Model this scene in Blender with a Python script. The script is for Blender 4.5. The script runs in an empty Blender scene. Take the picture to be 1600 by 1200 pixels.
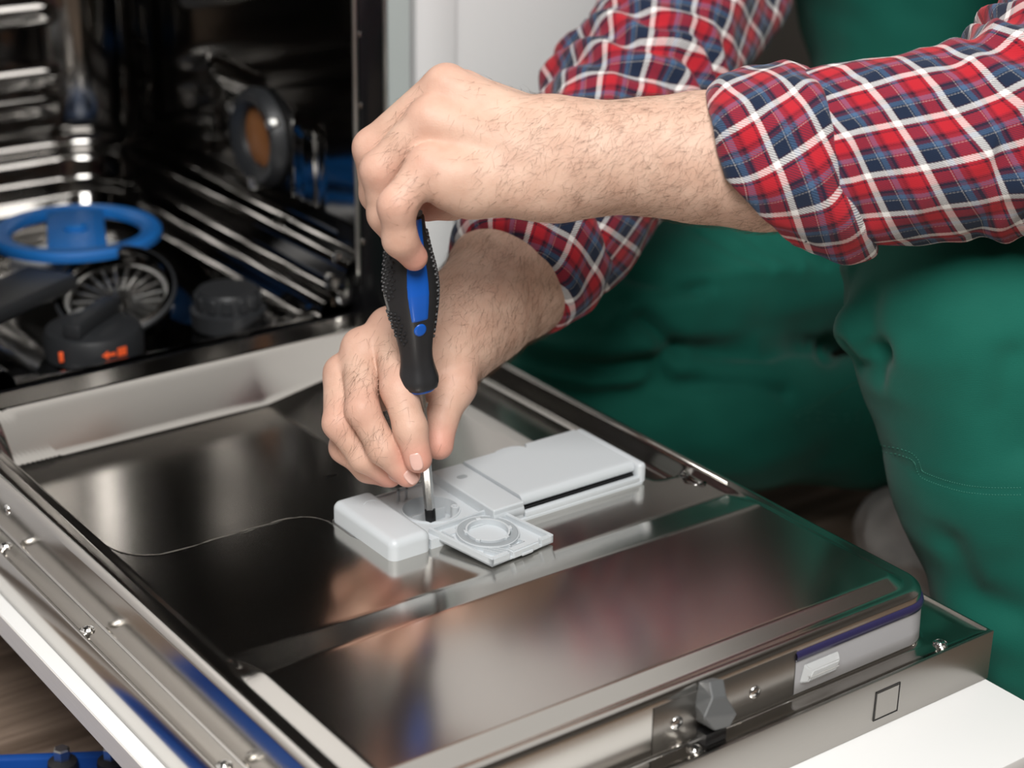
import bpy, bmesh, math, random
import numpy as np
from mathutils import Vector, Matrix, noise

random.seed(7)
np.random.seed(7)
SC = bpy.context.scene
COL = SC.collection

# ------------------------------------------------------------------ camera
cam_d = bpy.data.cameras.new('camera')
cam = bpy.data.objects.new('camera', cam_d)
COL.objects.link(cam)
RIGHT = Vector((0.80705, -0.59024, 0.01704))
UP = Vector((0.21256, 0.31732, 0.92419))
FWD = Vector((0.55090, 0.74224, -0.38155))
cam.matrix_world = Matrix(((RIGHT.x, UP.x, -FWD.x, -0.35016), (RIGHT.y, UP.y, -FWD.y, -0.58696),
                           (RIGHT.z, UP.z, -FWD.z, 0.54053), (0, 0, 0, 1)))
cam_d.sensor_width = 36.0
cam_d.lens = 64.536
cam_d.clip_start = 0.02
cam_d.dof.use_dof = True
cam_d.dof.focus_distance = 1.09
cam_d.dof.aperture_fstop = 5.0
SC.camera = cam

# ------------------------------------------------------------------ world, lights, exposure
SC.view_settings.view_transform = 'Standard'
SC.view_settings.look = 'None'
SC.view_settings.gamma = 1.0
SC.view_settings.use_curve_mapping = False
SC.view_settings.exposure = 0.0
world = bpy.data.worlds.new('room_light')
SC.world = world
world.use_nodes = True
world.node_tree.nodes['Background'].inputs['Color'].default_value = (0.95, 0.97, 1.0, 1)
world.node_tree.nodes['Background'].inputs['Strength'].default_value = 0.05


def area(name, loc, target, sx, sy, power, color=(1, 1, 1)):
    d = bpy.data.lights.new(name, 'AREA')
    d.shape = 'RECTANGLE'
    d.size, d.size_y = sx, sy
    d.energy = power
    d.color = color
    o = bpy.data.objects.new(name, d)
    o.location = loc
    o.rotation_euler = (Vector(target) - Vector(loc)).to_track_quat('-Z', 'Y').to_euler()
    COL.objects.link(o)
    return o


area('ceiling_light', (0.5, 0.0, 2.35), (0.5, 0.0, 0.0), 3.0, 3.0, 18, (1.0, 0.985, 0.96))
area('key_softbox', (-0.55, -0.80, 1.60), (0.25, 0.2, 0.1), 0.9, 0.9, 50, (1.0, 0.985, 0.96))

# ------------------------------------------------------------------ helpers


def link(o):
    COL.objects.link(o)
    return o


def mesh_obj(name, verts, faces, mat=None, parent=None, smooth=True):
    me = bpy.data.meshes.new(name)
    verts = np.asarray(verts, dtype=np.float32)
    if isinstance(faces, np.ndarray):
        nv, nf, k = len(verts), len(faces), faces.shape[1]
        me.vertices.add(nv)
        me.vertices.foreach_set('co', verts.ravel())
        me.loops.add(nf * k)
        me.loops.foreach_set('vertex_index', faces.ravel().astype(np.int32))
        me.polygons.add(nf)
        me.polygons.foreach_set('loop_start', np.arange(0, nf * k, k, dtype=np.int32))
        me.polygons.foreach_set('loop_total', np.full(nf, k, dtype=np.int32))
        me.update(calc_edges=True)
    else:
        me.from_pydata([tuple(map(float, v)) for v in verts], [], faces)
        me.update()
    if smooth:
        me.polygons.foreach_set('use_smooth', [True] * len(me.polygons))
    if mat:
        me.materials.append(mat)
    o = link(bpy.data.objects.new(name, me))
    if parent:
        o.parent = parent
        o.matrix_parent_inverse = Matrix.Translation(-parent_base(parent))
    return o


def parent_base(p):
    """world place of a parent: things stand at their base, parts are meshed in world space"""
    return Vector((0, 0, 0)) if p.parent else Vector(p.location)


def bm_obj(name, bm, mat=None, parent=None, smooth=False, auto=None):
    me = bpy.data.meshes.new(name)
    bmesh.ops.recalc_face_normals(bm, faces=bm.faces)
    bm.to_mesh(me)
    bm.free()
    if smooth:
        me.polygons.foreach_set('use_smooth', [True] * len(me.polygons))
        if auto is not None:
            me.set_sharp_from_angle(angle=math.radians(auto))
    if mat:
        me.materials.append(mat)
    o = link(bpy.data.objects.new(name, me))
    if parent:
        o.parent = parent
        o.matrix_parent_inverse = Matrix.Translation(-parent_base(parent))
    return o


def empty(name, loc, label, cat, group=None):
    o = link(bpy.data.objects.new(name, None))
    o.location = loc
    o.empty_display_size = 0.02
    o['label'] = label
    o['category'] = cat
    if group:
        o['group'] = group
    return o


def tag(o, label=None, cat=None, group=None, kind=None):
    for k, v in (('label', label), ('category', cat), ('group', group), ('kind', kind)):
        if v:
            o[k] = v
    return o


def box_bm(bm, x0, x1, y0, y1, z0, z1, bev=0.0, seg=2, M=None):
    r = bmesh.ops.create_cube(bm, size=1.0)
    vs = r['verts']
    for v in vs:
        v.co = Vector(((x0 + x1) / 2 + v.co.x * (x1 - x0), (y0 + y1) / 2 + v.co.y * (y1 - y0), (z0 + z1) / 2 + v.co.z * (z1 - z0)))
    if bev > 0:
        es = list({e for v in vs for e in v.link_edges})
        rb = bmesh.ops.bevel(bm, geom=es, offset=bev, segments=seg, profile=0.5, affect='EDGES')
        vs = list({v for f in rb['faces'] for v in f.verts} | {v for v in vs if v.is_valid})
    if M is not None:
        bmesh.ops.transform(bm, matrix=M, verts=[v for v in vs if v.is_valid])
    return vs


def box(name, x0, x1, y0, y1, z0, z1, mat, parent=None, bev=0.0, seg=2, M=None):
    bm = bmesh.new()
    box_bm(bm, x0, x1, y0, y1, z0, z1, bev, seg, M)
    return bm_obj(name, bm, mat, parent, smooth=bev > 0, auto=35 if bev > 0 else None)


def lathe(name, prof, mat, parent=None, M=None, n=48, cap=True, smooth=True, auto=40):
    """prof: list of (radius, height) turned round the z axis"""
    bm = bmesh.new()
    rings = []
    for r, z in prof:
        if r < 1e-6:
            rings.append([bm.verts.new((0, 0, z))])
        else:
            rings.append([bm.verts.new((r * math.cos(2 * math.pi * i / n), r * math.sin(2 * math.pi * i / n), z)) for i in range(n)])
    for a, b in zip(rings[:-1], rings[1:]):
        for i in range(n):
            j = (i + 1) % n
            if len(a) == 1 and len(b) == 1:
                continue
            if len(a) == 1:
                bm.faces.new((a[0], b[j], b[i]))
            elif len(b) == 1:
                bm.faces.new((a[i], a[j], b[0]))
            else:
                bm.faces.new((a[i], a[j], b[j], b[i]))
    if cap:
        for ring in (rings[0], rings[-1]):
            if len(ring) > 2:
                bm.faces.new(ring)
    if M is not None:
        bmesh.ops.transform(bm, matrix=M, verts=bm.verts)
    return bm_obj(name, bm, mat, parent, smooth=smooth, auto=auto)


def frame_from(axis, up=Vector((0, 0, 1))):
    a = Vector(axis).normalized()
    s = a.cross(up)
    if s.length < 1e-4:
        s = a.cross(Vector((1, 0, 0)))
    s.normalize()
    u = s.cross(a).normalized()
    return s, u, a


def mat_axes(x, y, z, o):
    return Matrix(((x[0], y[0], z[0], o[0]), (x[1], y[1], z[1], o[1]), (x[2], y[2], z[2], o[2]), (0, 0, 0, 1)))


def tube_bm(bm, pts, r, n=10, cap=True):
    pts = [Vector(p) for p in pts]
    rr = r if isinstance(r, (list, tuple)) else [r] * len(pts)
    rings = []
    up = Vector((0.13, 0.2, 0.97))
    for i, p in enumerate(pts):
        t = (pts[min(i + 1, len(pts) - 1)] - pts[max(i - 1, 0)])
        s, u, a = frame_from(t, up)
        up = u
        rings.append([bm.verts.new(p + (s * math.cos(2 * math.pi * k / n) + u * math.sin(2 * math.pi * k / n)) * rr[i]) for k in range(n)])
    for a, b in zip(rings[:-1], rings[1:]):
        for k in range(n):
            bm.faces.new((a[k], a[(k + 1) % n], b[(k + 1) % n], b[k]))
    if cap:
        bm.faces.new(rings[0][::-1])
        bm.faces.new(rings[-1])


def catmull(P, n):
    """P: (k,d) control points -> (n,d) samples"""
    P = np.asarray(P, float)
    Q = np.vstack([2 * P[0] - P[1], P, 2 * P[-1] - P[-2]])
    k = len(P) - 1
    out = []
    for t in np.linspace(0, k, n):
        i = min(int(t), k - 1)
        f = t - i
        p0, p1, p2, p3 = Q[i], Q[i + 1], Q[i + 2], Q[i + 3]
        out.append(0.5 * (2 * p1 + (p2 - p0) * f + (2 * p0 - 5 * p1 + 4 * p2 - p3) * f ** 2 + (-p0 + 3 * p1 - 3 * p2 + p3) * f ** 3))
    return np.array(out)


# ------------------------------------------------------------------ materials
def new_mat(name):
    m = bpy.data.materials.new(name)
    m.use_nodes = True
    nt = m.node_tree
    b = nt.nodes['Principled BSDF']
    return m, nt, b


def N(nt, t, **kw):
    n = nt.nodes.new(t)
    for k, v in kw.items():
        setattr(n, k, v)
    return n


def plain(name, col, rough=0.5, metal=0.0, var=0.06, scale=40, bump=0.0, bscale=300, spec=0.5, stretch=(1, 1, 1), rvar=0.05, coat=0.0):
    """solid colour with slight procedural variation in tone, roughness and relief"""
    m, nt, b = new_mat(name)
    tc = N(nt, 'ShaderNodeTexCoord')
    mp = N(nt, 'ShaderNodeMapping')
    mp.inputs['Scale'].default_value = stretch
    nt.links.new(tc.outputs['Object'], mp.inputs['Vector'])
    nz = N(nt, 'ShaderNodeTexNoise')
    nz.inputs['Scale'].default_value = scale
    nz.inputs['Detail'].default_value = 3
    nt.links.new(mp.outputs['Vector'], nz.inputs['Vector'])
    mr = N(nt, 'ShaderNodeMapRange')
    mr.inputs['To Min'].default_value = 1 - var
    mr.inputs['To Max'].default_value = 1 + var
    nt.links.new(nz.outputs['Fac'], mr.inputs['Value'])
    vm = N(nt, 'ShaderNodeVectorMath', operation='SCALE')
    vm.inputs[0].default_value = col[:3]
    nt.links.new(mr.outputs['Result'], vm.inputs['Scale'])
    nt.links.new(vm.outputs['Vector'], b.inputs['Base Color'])
    mr2 = N(nt, 'ShaderNodeMapRange')
    mr2.inputs['To Min'].default_value = max(0, rough - rvar * rough)
    mr2.inputs['To Max'].default_value = rough + rvar * rough
    nt.links.new(nz.outputs['Fac'], mr2.inputs['Value'])
    nt.links.new(mr2.outputs['Result'], b.inputs['Roughness'])
    b.inputs['Metallic'].default_value = metal
    b.inputs['Specular IOR Level'].default_value = spec
    b.inputs['Coat Weight'].default_value = coat
    if bump > 0:
        n2 = N(nt, 'ShaderNodeTexNoise')
        n2.inputs['Scale'].default_value = bscale
        n2.inputs['Detail'].default_value = 2
        nt.links.new(mp.outputs['Vector'], n2.inputs['Vector'])
        bp = N(nt, 'ShaderNodeBump')
        bp.inputs['Strength'].default_value = bump
        bp.inputs['Distance'].default_value = 0.001
        nt.links.new(n2.outputs['Fac'], bp.inputs['Height'])
        nt.links.new(bp.outputs['Normal'], b.inputs['Normal'])
    return m


STEEL_C = (0.60, 0.575, 0.54)
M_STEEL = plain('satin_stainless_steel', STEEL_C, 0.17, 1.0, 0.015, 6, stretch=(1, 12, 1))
M_STEEL_FACE = plain('brushed_stainless_steel', (0.42, 0.40, 0.375), 0.34, 1.0, 0.03, 60, stretch=(1, 30, 30), bump=0.02, bscale=200)
M_TUB = plain('polished_darkened_tub_steel', (0.22, 0.213, 0.205), 0.09, 1.0, 0.03, 8)  # steel colour darkened to hold the dimness of the tub interior
M_CHROME = plain('bright_screw_metal', (0.78, 0.77, 0.75), 0.14, 1.0, 0.03, 200)
M_ZINC = plain('grey_zinc', (0.55, 0.55, 0.54), 0.3, 1.0, 0.05, 100)
M_WHITE = plain('white_lacquered_board', (0.86, 0.86, 0.85), 0.35, 0, 0.01, 10)
M_EDGE = plain('white_edge_band', (0.72, 0.69, 0.66), 0.5, 0, 0.08, 30, stretch=(60, 1, 60))
M_CAB = plain('white_cabinet_paint', (0.80, 0.80, 0.80), 0.4, 0, 0.012, 20, stretch=(20, 20, 1), bump=0.02, bscale=60)
M_CABG = plain('pale_green_grey_panel', (0.46, 0.51, 0.50), 0.4, 0, 0.02, 20)
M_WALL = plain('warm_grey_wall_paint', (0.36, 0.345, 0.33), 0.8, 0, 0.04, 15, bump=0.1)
M_PAINT = plain('greige_wall_paint', (0.42, 0.405, 0.385), 0.85, 0, 0.03, 12, bump=0.1)
M_DISP = plain('pale_grey_dispenser_plastic', (0.55, 0.585, 0.61), 0.38, 0, 0.01, 30, bump=0.02, bscale=900)
M_DISPR = plain('grey_rubber_gasket', (0.33, 0.36, 0.38), 0.5, 0, 0.02, 50)
M_BLACKR = plain('black_rubber', (0.012, 0.012, 0.013), 0.42, 0, 0.1, 60)
M_GASKET = plain('black_door_gasket', (0.008, 0.008, 0.009), 0.18, 0, 0.1, 60)
M_GRIP = plain('matt_black_grip', (0.016, 0.016, 0.018), 0.5, 0, 0.1, 120, bump=0.04, bscale=700)
M_BLUEH = plain('blue_handle_plastic', (0.005, 0.10, 0.50), 0.35, 0, 0.05, 40)
M_BLUER = plain('blue_spray_arm_plastic', (0.01, 0.13, 0.42), 0.4, 0, 0.05, 40)
M_BLUET = plain('blue_toolbox_plastic', (0.006, 0.065, 0.30), 0.4, 0, 0.05, 40, bump=0.03)
M_DKPL = plain('dark_grey_plastic', (0.02, 0.0215, 0.024), 0.42, 0, 0.08, 40)
M_LATCH = plain('grey_latch_plastic', (0.115, 0.12, 0.122), 0.45, 0, 0.05, 80)
M_NAVY = plain('navy_trim_plastic', (0.025, 0.022, 0.075), 0.28, 0, 0.05, 40)
M_PLATE = plain('silver_grey_plate', (0.42, 0.42, 0.435), 0.4, 0.0, 0.02, 40)
M_ORANGE = plain('orange_print', (0.9, 0.12, 0.03), 0.5, 0, 0.03, 40)
M_SHAFT = plain('screwdriver_shaft_steel', (0.50, 0.50, 0.49), 0.26, 1.0, 0.12, 300, stretch=(1, 1, 0.05), bump=0.05, bscale=600)
M_TIPB = plain('blackened_tip', (0.006, 0.006, 0.007), 0.4, 0.2, 0.1, 100)
M_SHOE = plain('grey_shoe_leather', (0.40, 0.38, 0.365), 0.6, 0, 0.6, 30, bump=0.3, bscale=60)
M_SOLE = plain('dark_rubber_sole', (0.03, 0.03, 0.03), 0.7, 0, 0.1, 40)
M_NAIL = plain('fingernail', (0.72, 0.45, 0.385), 0.3, 0, 0.04, 200)
M_HAIR = plain('dark_arm_hair', (0.10, 0.055, 0.030), 0.5, 0, 0.2, 40)
M_BRONZE = plain('amber_vent_core', (0.28, 0.11, 0.035), 0.4, 0, 0.1, 60)
M_THREAD = plain('green_stitching', (0.035, 0.20, 0.145), 0.7, 0, 0.1, 300)

# clear lens
M_LENS, nt, b = new_mat('clear_lens')
b.inputs['Base Color'].default_value = (0.92, 0.94, 0.94, 1)
b.inputs['Roughness'].default_value = 0.06
b.inputs['Transmission Weight'].default_value = 0.55
b.inputs['IOR'].default_value = 1.49


def wood_mat(name, c1, c2):
    m, nt, b = new_mat(name)
    tc = N(nt, 'ShaderNodeTexCoord')
    oi = N(nt, 'ShaderNodeObjectInfo')
    ad = N(nt, 'ShaderNodeVectorMath', operation='ADD')
    sc = N(nt, 'ShaderNodeVectorMath', operation='SCALE')
    sc.inputs['Scale'].default_value = 7.0
    cm = N(nt, 'ShaderNodeCombineXYZ')
    for k in range(3):
        nt.links.new(oi.outputs['Random'], cm.inputs[k])
    nt.links.new(cm.outputs['Vector'], sc.inputs[0])
    nt.links.new(tc.outputs['Object'], ad.inputs[0])
    nt.links.new(sc.outputs['Vector'], ad.inputs[1])
    mp = N(nt, 'ShaderNodeMapping')
    mp.inputs['Scale'].default_value = (2.2, 26, 26)
    nt.links.new(ad.outputs['Vector'], mp.inputs['Vector'])
    nz = N(nt, 'ShaderNodeTexNoise')
    nz.inputs['Scale'].default_value = 2.4
    nz.inputs['Detail'].default_value = 7
    nz.inputs['Roughness'].default_value = 0.62
    nz.inputs['Distortion'].default_value = 0.8
    nt.links.new(mp.outputs['Vector'], nz.inputs['Vector'])
    cr = N(nt, 'ShaderNodeValToRGB')
    cr.color_ramp.elements[0].position = 0.32
    cr.color_ramp.elements[0].color = (*c1, 1)
    cr.color_ramp.elements[1].position = 0.7
    cr.color_ramp.elements[1].color = (*c2, 1)
    nt.links.new(nz.outputs['Fac'], cr.inputs['Fac'])
    nt.links.new(cr.outputs['Color'], b.inputs['Base Color'])
    b.inputs['Roughness'].default_value = 0.5
    bp = N(nt, 'ShaderNodeBump')
    bp.inputs['Strength'].default_value = 0.15
    bp.inputs['Distance'].default_value = 0.001
    nt.links.new(nz.outputs['Fac'], bp.inputs['Height'])
    nt.links.new(bp.outputs['Normal'], b.inputs['Normal'])
    return m


M_WOOD = wood_mat('brown_wood_laminate', (0.12, 0.082, 0.058), (0.36, 0.27, 0.205))


def plaid_mat():
    m, nt, b = new_mat('red_navy_plaid_flannel')
    uv = N(nt, 'ShaderNodeUVMap')
    uv.uv_map = 'UVMap'
    sep = N(nt, 'ShaderNodeSeparateXYZ')
    nt.links.new(uv.outputs['UV'], sep.inputs[0])
    red, navy, white, blue, dark = (0.47, 0.016, 0.028), (0.010, 0.020, 0.048), (0.86, 0.84, 0.82), (0.065, 0.125, 0.235), (0.035, 0.008, 0.02)
    seq = [(0.0, white), (0.125, dark), (0.15, navy), (0.395, (0.45, 0.44, 0.43)), (0.41, navy), (0.43, blue), (0.535, (0.13, 0.018, 0.04)), (0.60, dark),
           (0.655, (0.26, 0.014, 0.03)), (0.69, red), (0.915, dark), (0.95, (0.30, 0.014, 0.03))]

    def ramp(sock, scale):
        mu = N(nt, 'ShaderNodeMath', operation='MULTIPLY')
        mu.inputs[1].default_value = scale
        fr = N(nt, 'ShaderNodeMath', operation='FRACT')
        nt.links.new(sock, mu.inputs[0])
        nt.links.new(mu.outputs[0], fr.inputs[0])
        cr = N(nt, 'ShaderNodeValToRGB')
        cr.color_ramp.interpolation = 'CONSTANT'
        e = cr.color_ramp.elements
        e[0].position, e[0].color = 0.0, (*seq[0][1], 1)
        e[1].position, e[1].color = seq[1][0], (*seq[1][1], 1)
        for p, c in seq[2:]:
            q = e.new(p)
            q.color = (*c, 1)
        nt.links.new(fr.outputs[0], cr.inputs['Fac'])
        return cr.outputs['Color']
    S = 1 / 0.0295
    a = ramp(sep.outputs['X'], S)
    c = ramp(sep.outputs['Y'], S)
    su = N(nt, 'ShaderNodeMath', operation='ADD')
    nt.links.new(sep.outputs['X'], su.inputs[0])
    nt.links.new(sep.outputs['Y'], su.inputs[1])
    mu = N(nt, 'ShaderNodeMath', operation='MULTIPLY')
    mu.inputs[1].default_value = 2 * math.pi / 0.0017
    nt.links.new(su.outputs[0], mu.inputs[0])
    sn = N(nt, 'ShaderNodeMath', operation='SINE')
    nt.links.new(mu.outputs[0], sn.inputs[0])
    mr = N(nt, 'ShaderNodeMapRange')
    mr.inputs['From Min'].default_value = -0.5
    mr.inputs['From Max'].default_value = 0.5
    mr.inputs['To Min'].default_value = 0.18
    mr.inputs['To Max'].default_value = 0.82
    nt.links.new(sn.outputs[0], mr.inputs['Value'])
    mx = N(nt, 'ShaderNodeMix', data_type='RGBA')
    nt.links.new(mr.outputs['Result'], mx.inputs['Factor'])
    nt.links.new(a, mx.inputs[6])
    nt.links.new(c, mx.inputs[7])
    nt.links.new(mx.outputs[2], b.inputs['Base Color'])
    b.inputs['Roughness'].default_value = 0.85
    b.inputs['Sheen Weight'].default_value = 0.15
    b.inputs['Sheen Roughness'].default_value = 0.5
    b.inputs['Specular IOR Level'].default_value = 0.2
    bp = N(nt, 'ShaderNodeBump')
    bp.inputs['Strength'].default_value = 0.25
    bp.inputs['Distance'].default_value = 0.0004
    nt.links.new(sn.outputs[0], bp.inputs['Height'])
    nt.links.new(bp.outputs['Normal'], b.inputs['Normal'])
    return m


M_PLAID = plaid_mat()


def green_mat():
    m, nt, b = new_mat('green_twill_workwear')
    tc = N(nt, 'ShaderNodeTexCoord')
    nz = N(nt, 'ShaderNodeTexNoise')
    nz.inputs['Scale'].default_value = 9
    nz.inputs['Detail'].default_value = 3
    nt.links.new(tc.outputs['Object'], nz.inputs['Vector'])
    n2 = N(nt, 'ShaderNodeTexNoise')
    n2.inputs['Scale'].default_value = 1100
    n2.inputs['Detail'].default_value = 1
    nt.links.new(tc.outputs['Object'], n2.inputs['Vector'])
    wv = N(nt, 'ShaderNodeTexWave', wave_type='BANDS', bands_direction='DIAGONAL')
    wv.inputs['Scale'].default_value = 420
    wv.inputs['Distortion'].default_value = 0.6
    nt.links.new(tc.outputs['Object'], wv.inputs['Vector'])
    ad = N(nt, 'ShaderNodeMath', operation='MULTIPLY_ADD')
    ad.inputs[1].default_value = 0.25
    nt.links.new(wv.outputs['Fac'], ad.inputs[0])
    nt.links.new(n2.outputs['Fac'], ad.inputs[2])
    cr = N(nt, 'ShaderNodeValToRGB')
    cr.color_ramp.elements[0].position = 0.35
    cr.color_ramp.elements[0].color = (0.0045, 0.085, 0.062, 1)
    cr.color_ramp.elements[1].position = 0.7
    cr.color_ramp.elements[1].color = (0.008, 0.120, 0.086, 1)
    nt.links.new(nz.outputs['Fac'], cr.inputs['Fac'])
    nt.links.new(cr.outputs['Color'], b.inputs['Base Color'])
    b.inputs['Roughness'].default_value = 0.8
    b.inputs['Specular IOR Level'].default_value = 0.15
    b.inputs['Sheen Weight'].default_value = 0.1
    bp = N(nt, 'ShaderNodeBump')
    bp.inputs['Strength'].default_value = 0.3
    bp.inputs['Distance'].default_value = 0.0003
    nt.links.new(ad.outputs[0], bp.inputs['Height'])
    nt.links.new(bp.outputs['Normal'], b.inputs['Normal'])
    return m


M_GREEN = green_mat()


def skin_mat():
    m, nt, b = new_mat('skin')
    at = N(nt, 'ShaderNodeAttribute')
    at.attribute_name = 'blush'
    tc = N(nt, 'ShaderNodeTexCoord')
    nz = N(nt, 'ShaderNodeTexNoise')
    nz.inputs['Scale'].default_value = 70
    nz.inputs['Detail'].default_value = 5
    nt.links.new(tc.outputs['Object'], nz.inputs['Vector'])
    cr = N(nt, 'ShaderNodeValToRGB')
    cr.color_ramp.elements[0].position = 0.3
    cr.color_ramp.elements[0].color = (0.60, 0.375, 0.28, 1)
    cr.color_ramp.elements[1].position = 0.7
    cr.color_ramp.elements[1].color = (0.70, 0.475, 0.365, 1)
    nt.links.new(nz.outputs['Fac'], cr.inputs['Fac'])
    mx = N(nt, 'ShaderNodeMix', data_type='RGBA')
    mx.inputs[7].default_value = (0.66, 0.27, 0.21, 1)
    nt.links.new(at.outputs['Fac'], mx.inputs['Factor'])
    nt.links.new(cr.outputs['Color'], mx.inputs[6])
    nt.links.new(mx.outputs[2], b.inputs['Base Color'])
    b.inputs['Roughness'].default_value = 0.52
    b.inputs['Specular IOR Level'].default_value = 0.35
    b.inputs['Subsurface Weight'].default_value = 0.05
    b.inputs['Subsurface Radius'].default_value = (1.0, 0.35, 0.2)
    b.inputs['Subsurface Scale'].default_value = 0.006
    vo = N(nt, 'ShaderNodeTexVoronoi')
    vo.inputs['Scale'].default_value = 900
    nt.links.new(tc.outputs['Object'], vo.inputs['Vector'])
    n2 = N(nt, 'ShaderNodeTexNoise')
    n2.inputs['Scale'].default_value = 160
    n2.inputs['Detail'].default_value = 4
    nt.links.new(tc.outputs['Object'], n2.inputs['Vector'])
    ad = N(nt, 'ShaderNodeMath', operation='MULTIPLY_ADD')
    ad.inputs[1].default_value = 0.35
    nt.links.new(vo.outputs['Distance'], ad.inputs[0])
    nt.links.new(n2.outputs['Fac'], ad.inputs[2])
    bp = N(nt, 'ShaderNodeBump')
    bp.inputs['Strength'].default_value = 0.35
    bp.inputs['Distance'].default_value = 0.0006
    nt.links.new(ad.outputs[0], bp.inputs['Height'])
    nt.links.new(bp.outputs['Normal'], b.inputs['Normal'])
    return m


M_SKIN = skin_mat()

# ------------------------------------------------------------------ the room
FLOOR_Z = -0.20
floor = box('floor', -2.6, 3.0, -2.8, 1.36, FLOOR_Z - 0.05, FLOOR_Z - 0.012, M_SOLE)
floor['kind'] = 'structure'
PW = 0.19
plank_me = None
for row in range(20):
    y0 = -2.45 + row * PW
    off = random.uniform(0, 1.2)
    for k in range(0, 3):
        x0 = -2.4 + k * 1.28 + off
        bm = bmesh.new()
        box_bm(bm, 0.0008, 1.28 - 0.0008, 0.0008, PW - 0.0008, -0.012, 0, 0.0012, 1)
        if plank_me is None:
            o = bm_obj('floor_plank', bm, M_WOOD, None, smooth=False)
            plank_me = o.data
        else:
            bm.free()
            o = link(bpy.data.objects.new('floor_plank', plank_me))
        o.location = (x0, y0, FLOOR_Z)
        o.parent = floor
wall = box('wall_back', -2.6, 3.0, 1.30, 1.36, FLOOR_Z - 0.02, 2.5, M_WALL)
wall['kind'] = 'structure'

for nm, (x0, x1, y0, y1, z0, z1) in dict(wall_front=(-2.6, 3.0, -2.86, -2.80, FLOOR_Z - 0.02, 2.5), wall_left=(-2.66, -2.60, -2.80, 1.36, FLOOR_Z - 0.02, 2.5),
                                         wall_right=(3.0, 3.06, -2.80, 1.36, FLOOR_Z - 0.02, 2.5), ceiling=(-2.66, 3.06, -2.86, 1.36, 2.5, 2.56)).items():
    o = box(nm, x0, x1, y0, y1, z0, z1, M_PAINT)
    o['kind'] = 'structure'

# kitchen run: cabinets either side of the appliance, plinth and worktop
cab = empty('kitchen_cabinet', (0.62, 0.6, FLOOR_Z), 'white kitchen cabinet standing right of the open dishwasher, behind the raised hands', 'cabinet')
CB = 0.092   # raised base made up, unseen, so the door reflects a dark void
box('side_panel', 0.4465, 0.4852, 0.622, 1.2, FLOOR_Z + 0.001, 0.64, M_CAB, cab, 0.0015)
box('back_panel', 0.4860, 0.715, 1.18, 1.2, CB, 0.64, M_CAB, cab)
box('side_panel', 0.699, 0.715, 0.650, 1.18, CB, 0.64, M_CAB, cab)
box('bottom_panel', 0.4860, 0.698, 0.650, 1.18, CB, CB + 0.018, M_CAB, cab)
box('cabinet_door', 0.4868, 0.715, 0.628, 0.648, CB - 0.003, 0.635, M_CAB, cab, 0.0015)
for lx, ly in ((0.53, 0.72), (0.68, 0.72), (0.53, 1.14), (0.68, 1.14)):
    lathe('leg', [(0.020, FLOOR_Z + 0.001), (0.020, FLOOR_Z + 0.01), (0.014, FLOOR_Z + 0.016), (0.014, CB - 0.02), (0.024, CB - 0.015), (0.024, CB)], M_BLACKR, cab, Matrix.Translation((lx, ly, 0)), n=20)  # unseen legs added to carry the made-up raised base
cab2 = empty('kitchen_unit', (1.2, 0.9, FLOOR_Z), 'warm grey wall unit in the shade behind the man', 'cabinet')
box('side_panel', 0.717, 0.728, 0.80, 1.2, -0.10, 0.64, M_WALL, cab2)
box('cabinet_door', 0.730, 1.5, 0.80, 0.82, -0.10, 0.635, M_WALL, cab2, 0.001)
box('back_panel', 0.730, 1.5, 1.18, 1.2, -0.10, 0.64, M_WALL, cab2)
plinth = box('plinth_board', -1.2, 0.43, 0.665, 0.683, FLOOR_Z + 0.0005, -0.105, M_CAB)
tag(plinth, 'pale plinth board at floor level under the dishwasher', 'plinth')
cab3 = empty('base_cabinet', (-0.5, 0.6, FLOOR_Z), 'white base cabinet left of the dishwasher, mostly outside the view', 'cabinet')
box('carcass', -1.0, -0.012, 0.62, 1.2, -0.10, 0.64, M_CAB, cab3)
box('cabinet_door', -1.0, -0.012, 0.598, 0.618, -0.095, 0.635, M_CAB, cab3, 0.0015)
wt = box('worktop', -1.2, 1.5, 0.575, 1.25, 0.642, 0.68, M_EDGE, None, 0.002)
tag(wt, 'pale worktop slab running above the dishwasher and cabinets', 'worktop')

# ------------------------------------------------------------------ dishwasher: door
DW = empty('dishwasher', (0.22, 0.6, FLOOR_Z), 'open stainless steel built-in dishwasher with its door folded down', 'dishwasher')
W = 0.44  # assumed door width; whole scene scaled to it to suit the hands


def ramp01(t, e=0.2):
    t = np.clip(t, 0, 1)
    a = t * t / (2 * e * (1 - e))
    m = (t - e / 2) / (1 - e)
    c = 1 - (1 - t) ** 2 / (2 * e * (1 - e))
    return np.where(t < e, a, np.where(t < 1 - e, m, c))


def sdf_rr(x, y, x0, x1, y0, y1, r):
    cx, cy, hx, hy = (x0 + x1) / 2, (y0 + y1) / 2, (x1 - x0) / 2 - r, (y1 - y0) / 2 - r
    qx, qy = np.abs(x - cx) - hx, np.abs(y - cy) - hy
    return np.hypot(np.maximum(qx, 0), np.maximum(qy, 0)) + np.minimum(np.maximum(qx, qy), 0) - r


R0 = (0.036, 0.4147, 0.0388, 0.578, 0.0165)
Z_RIM, Z_PLAT, Z_LID, Z_REC = 0.0215, 0.0200, 0.0270, 0.004


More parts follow.
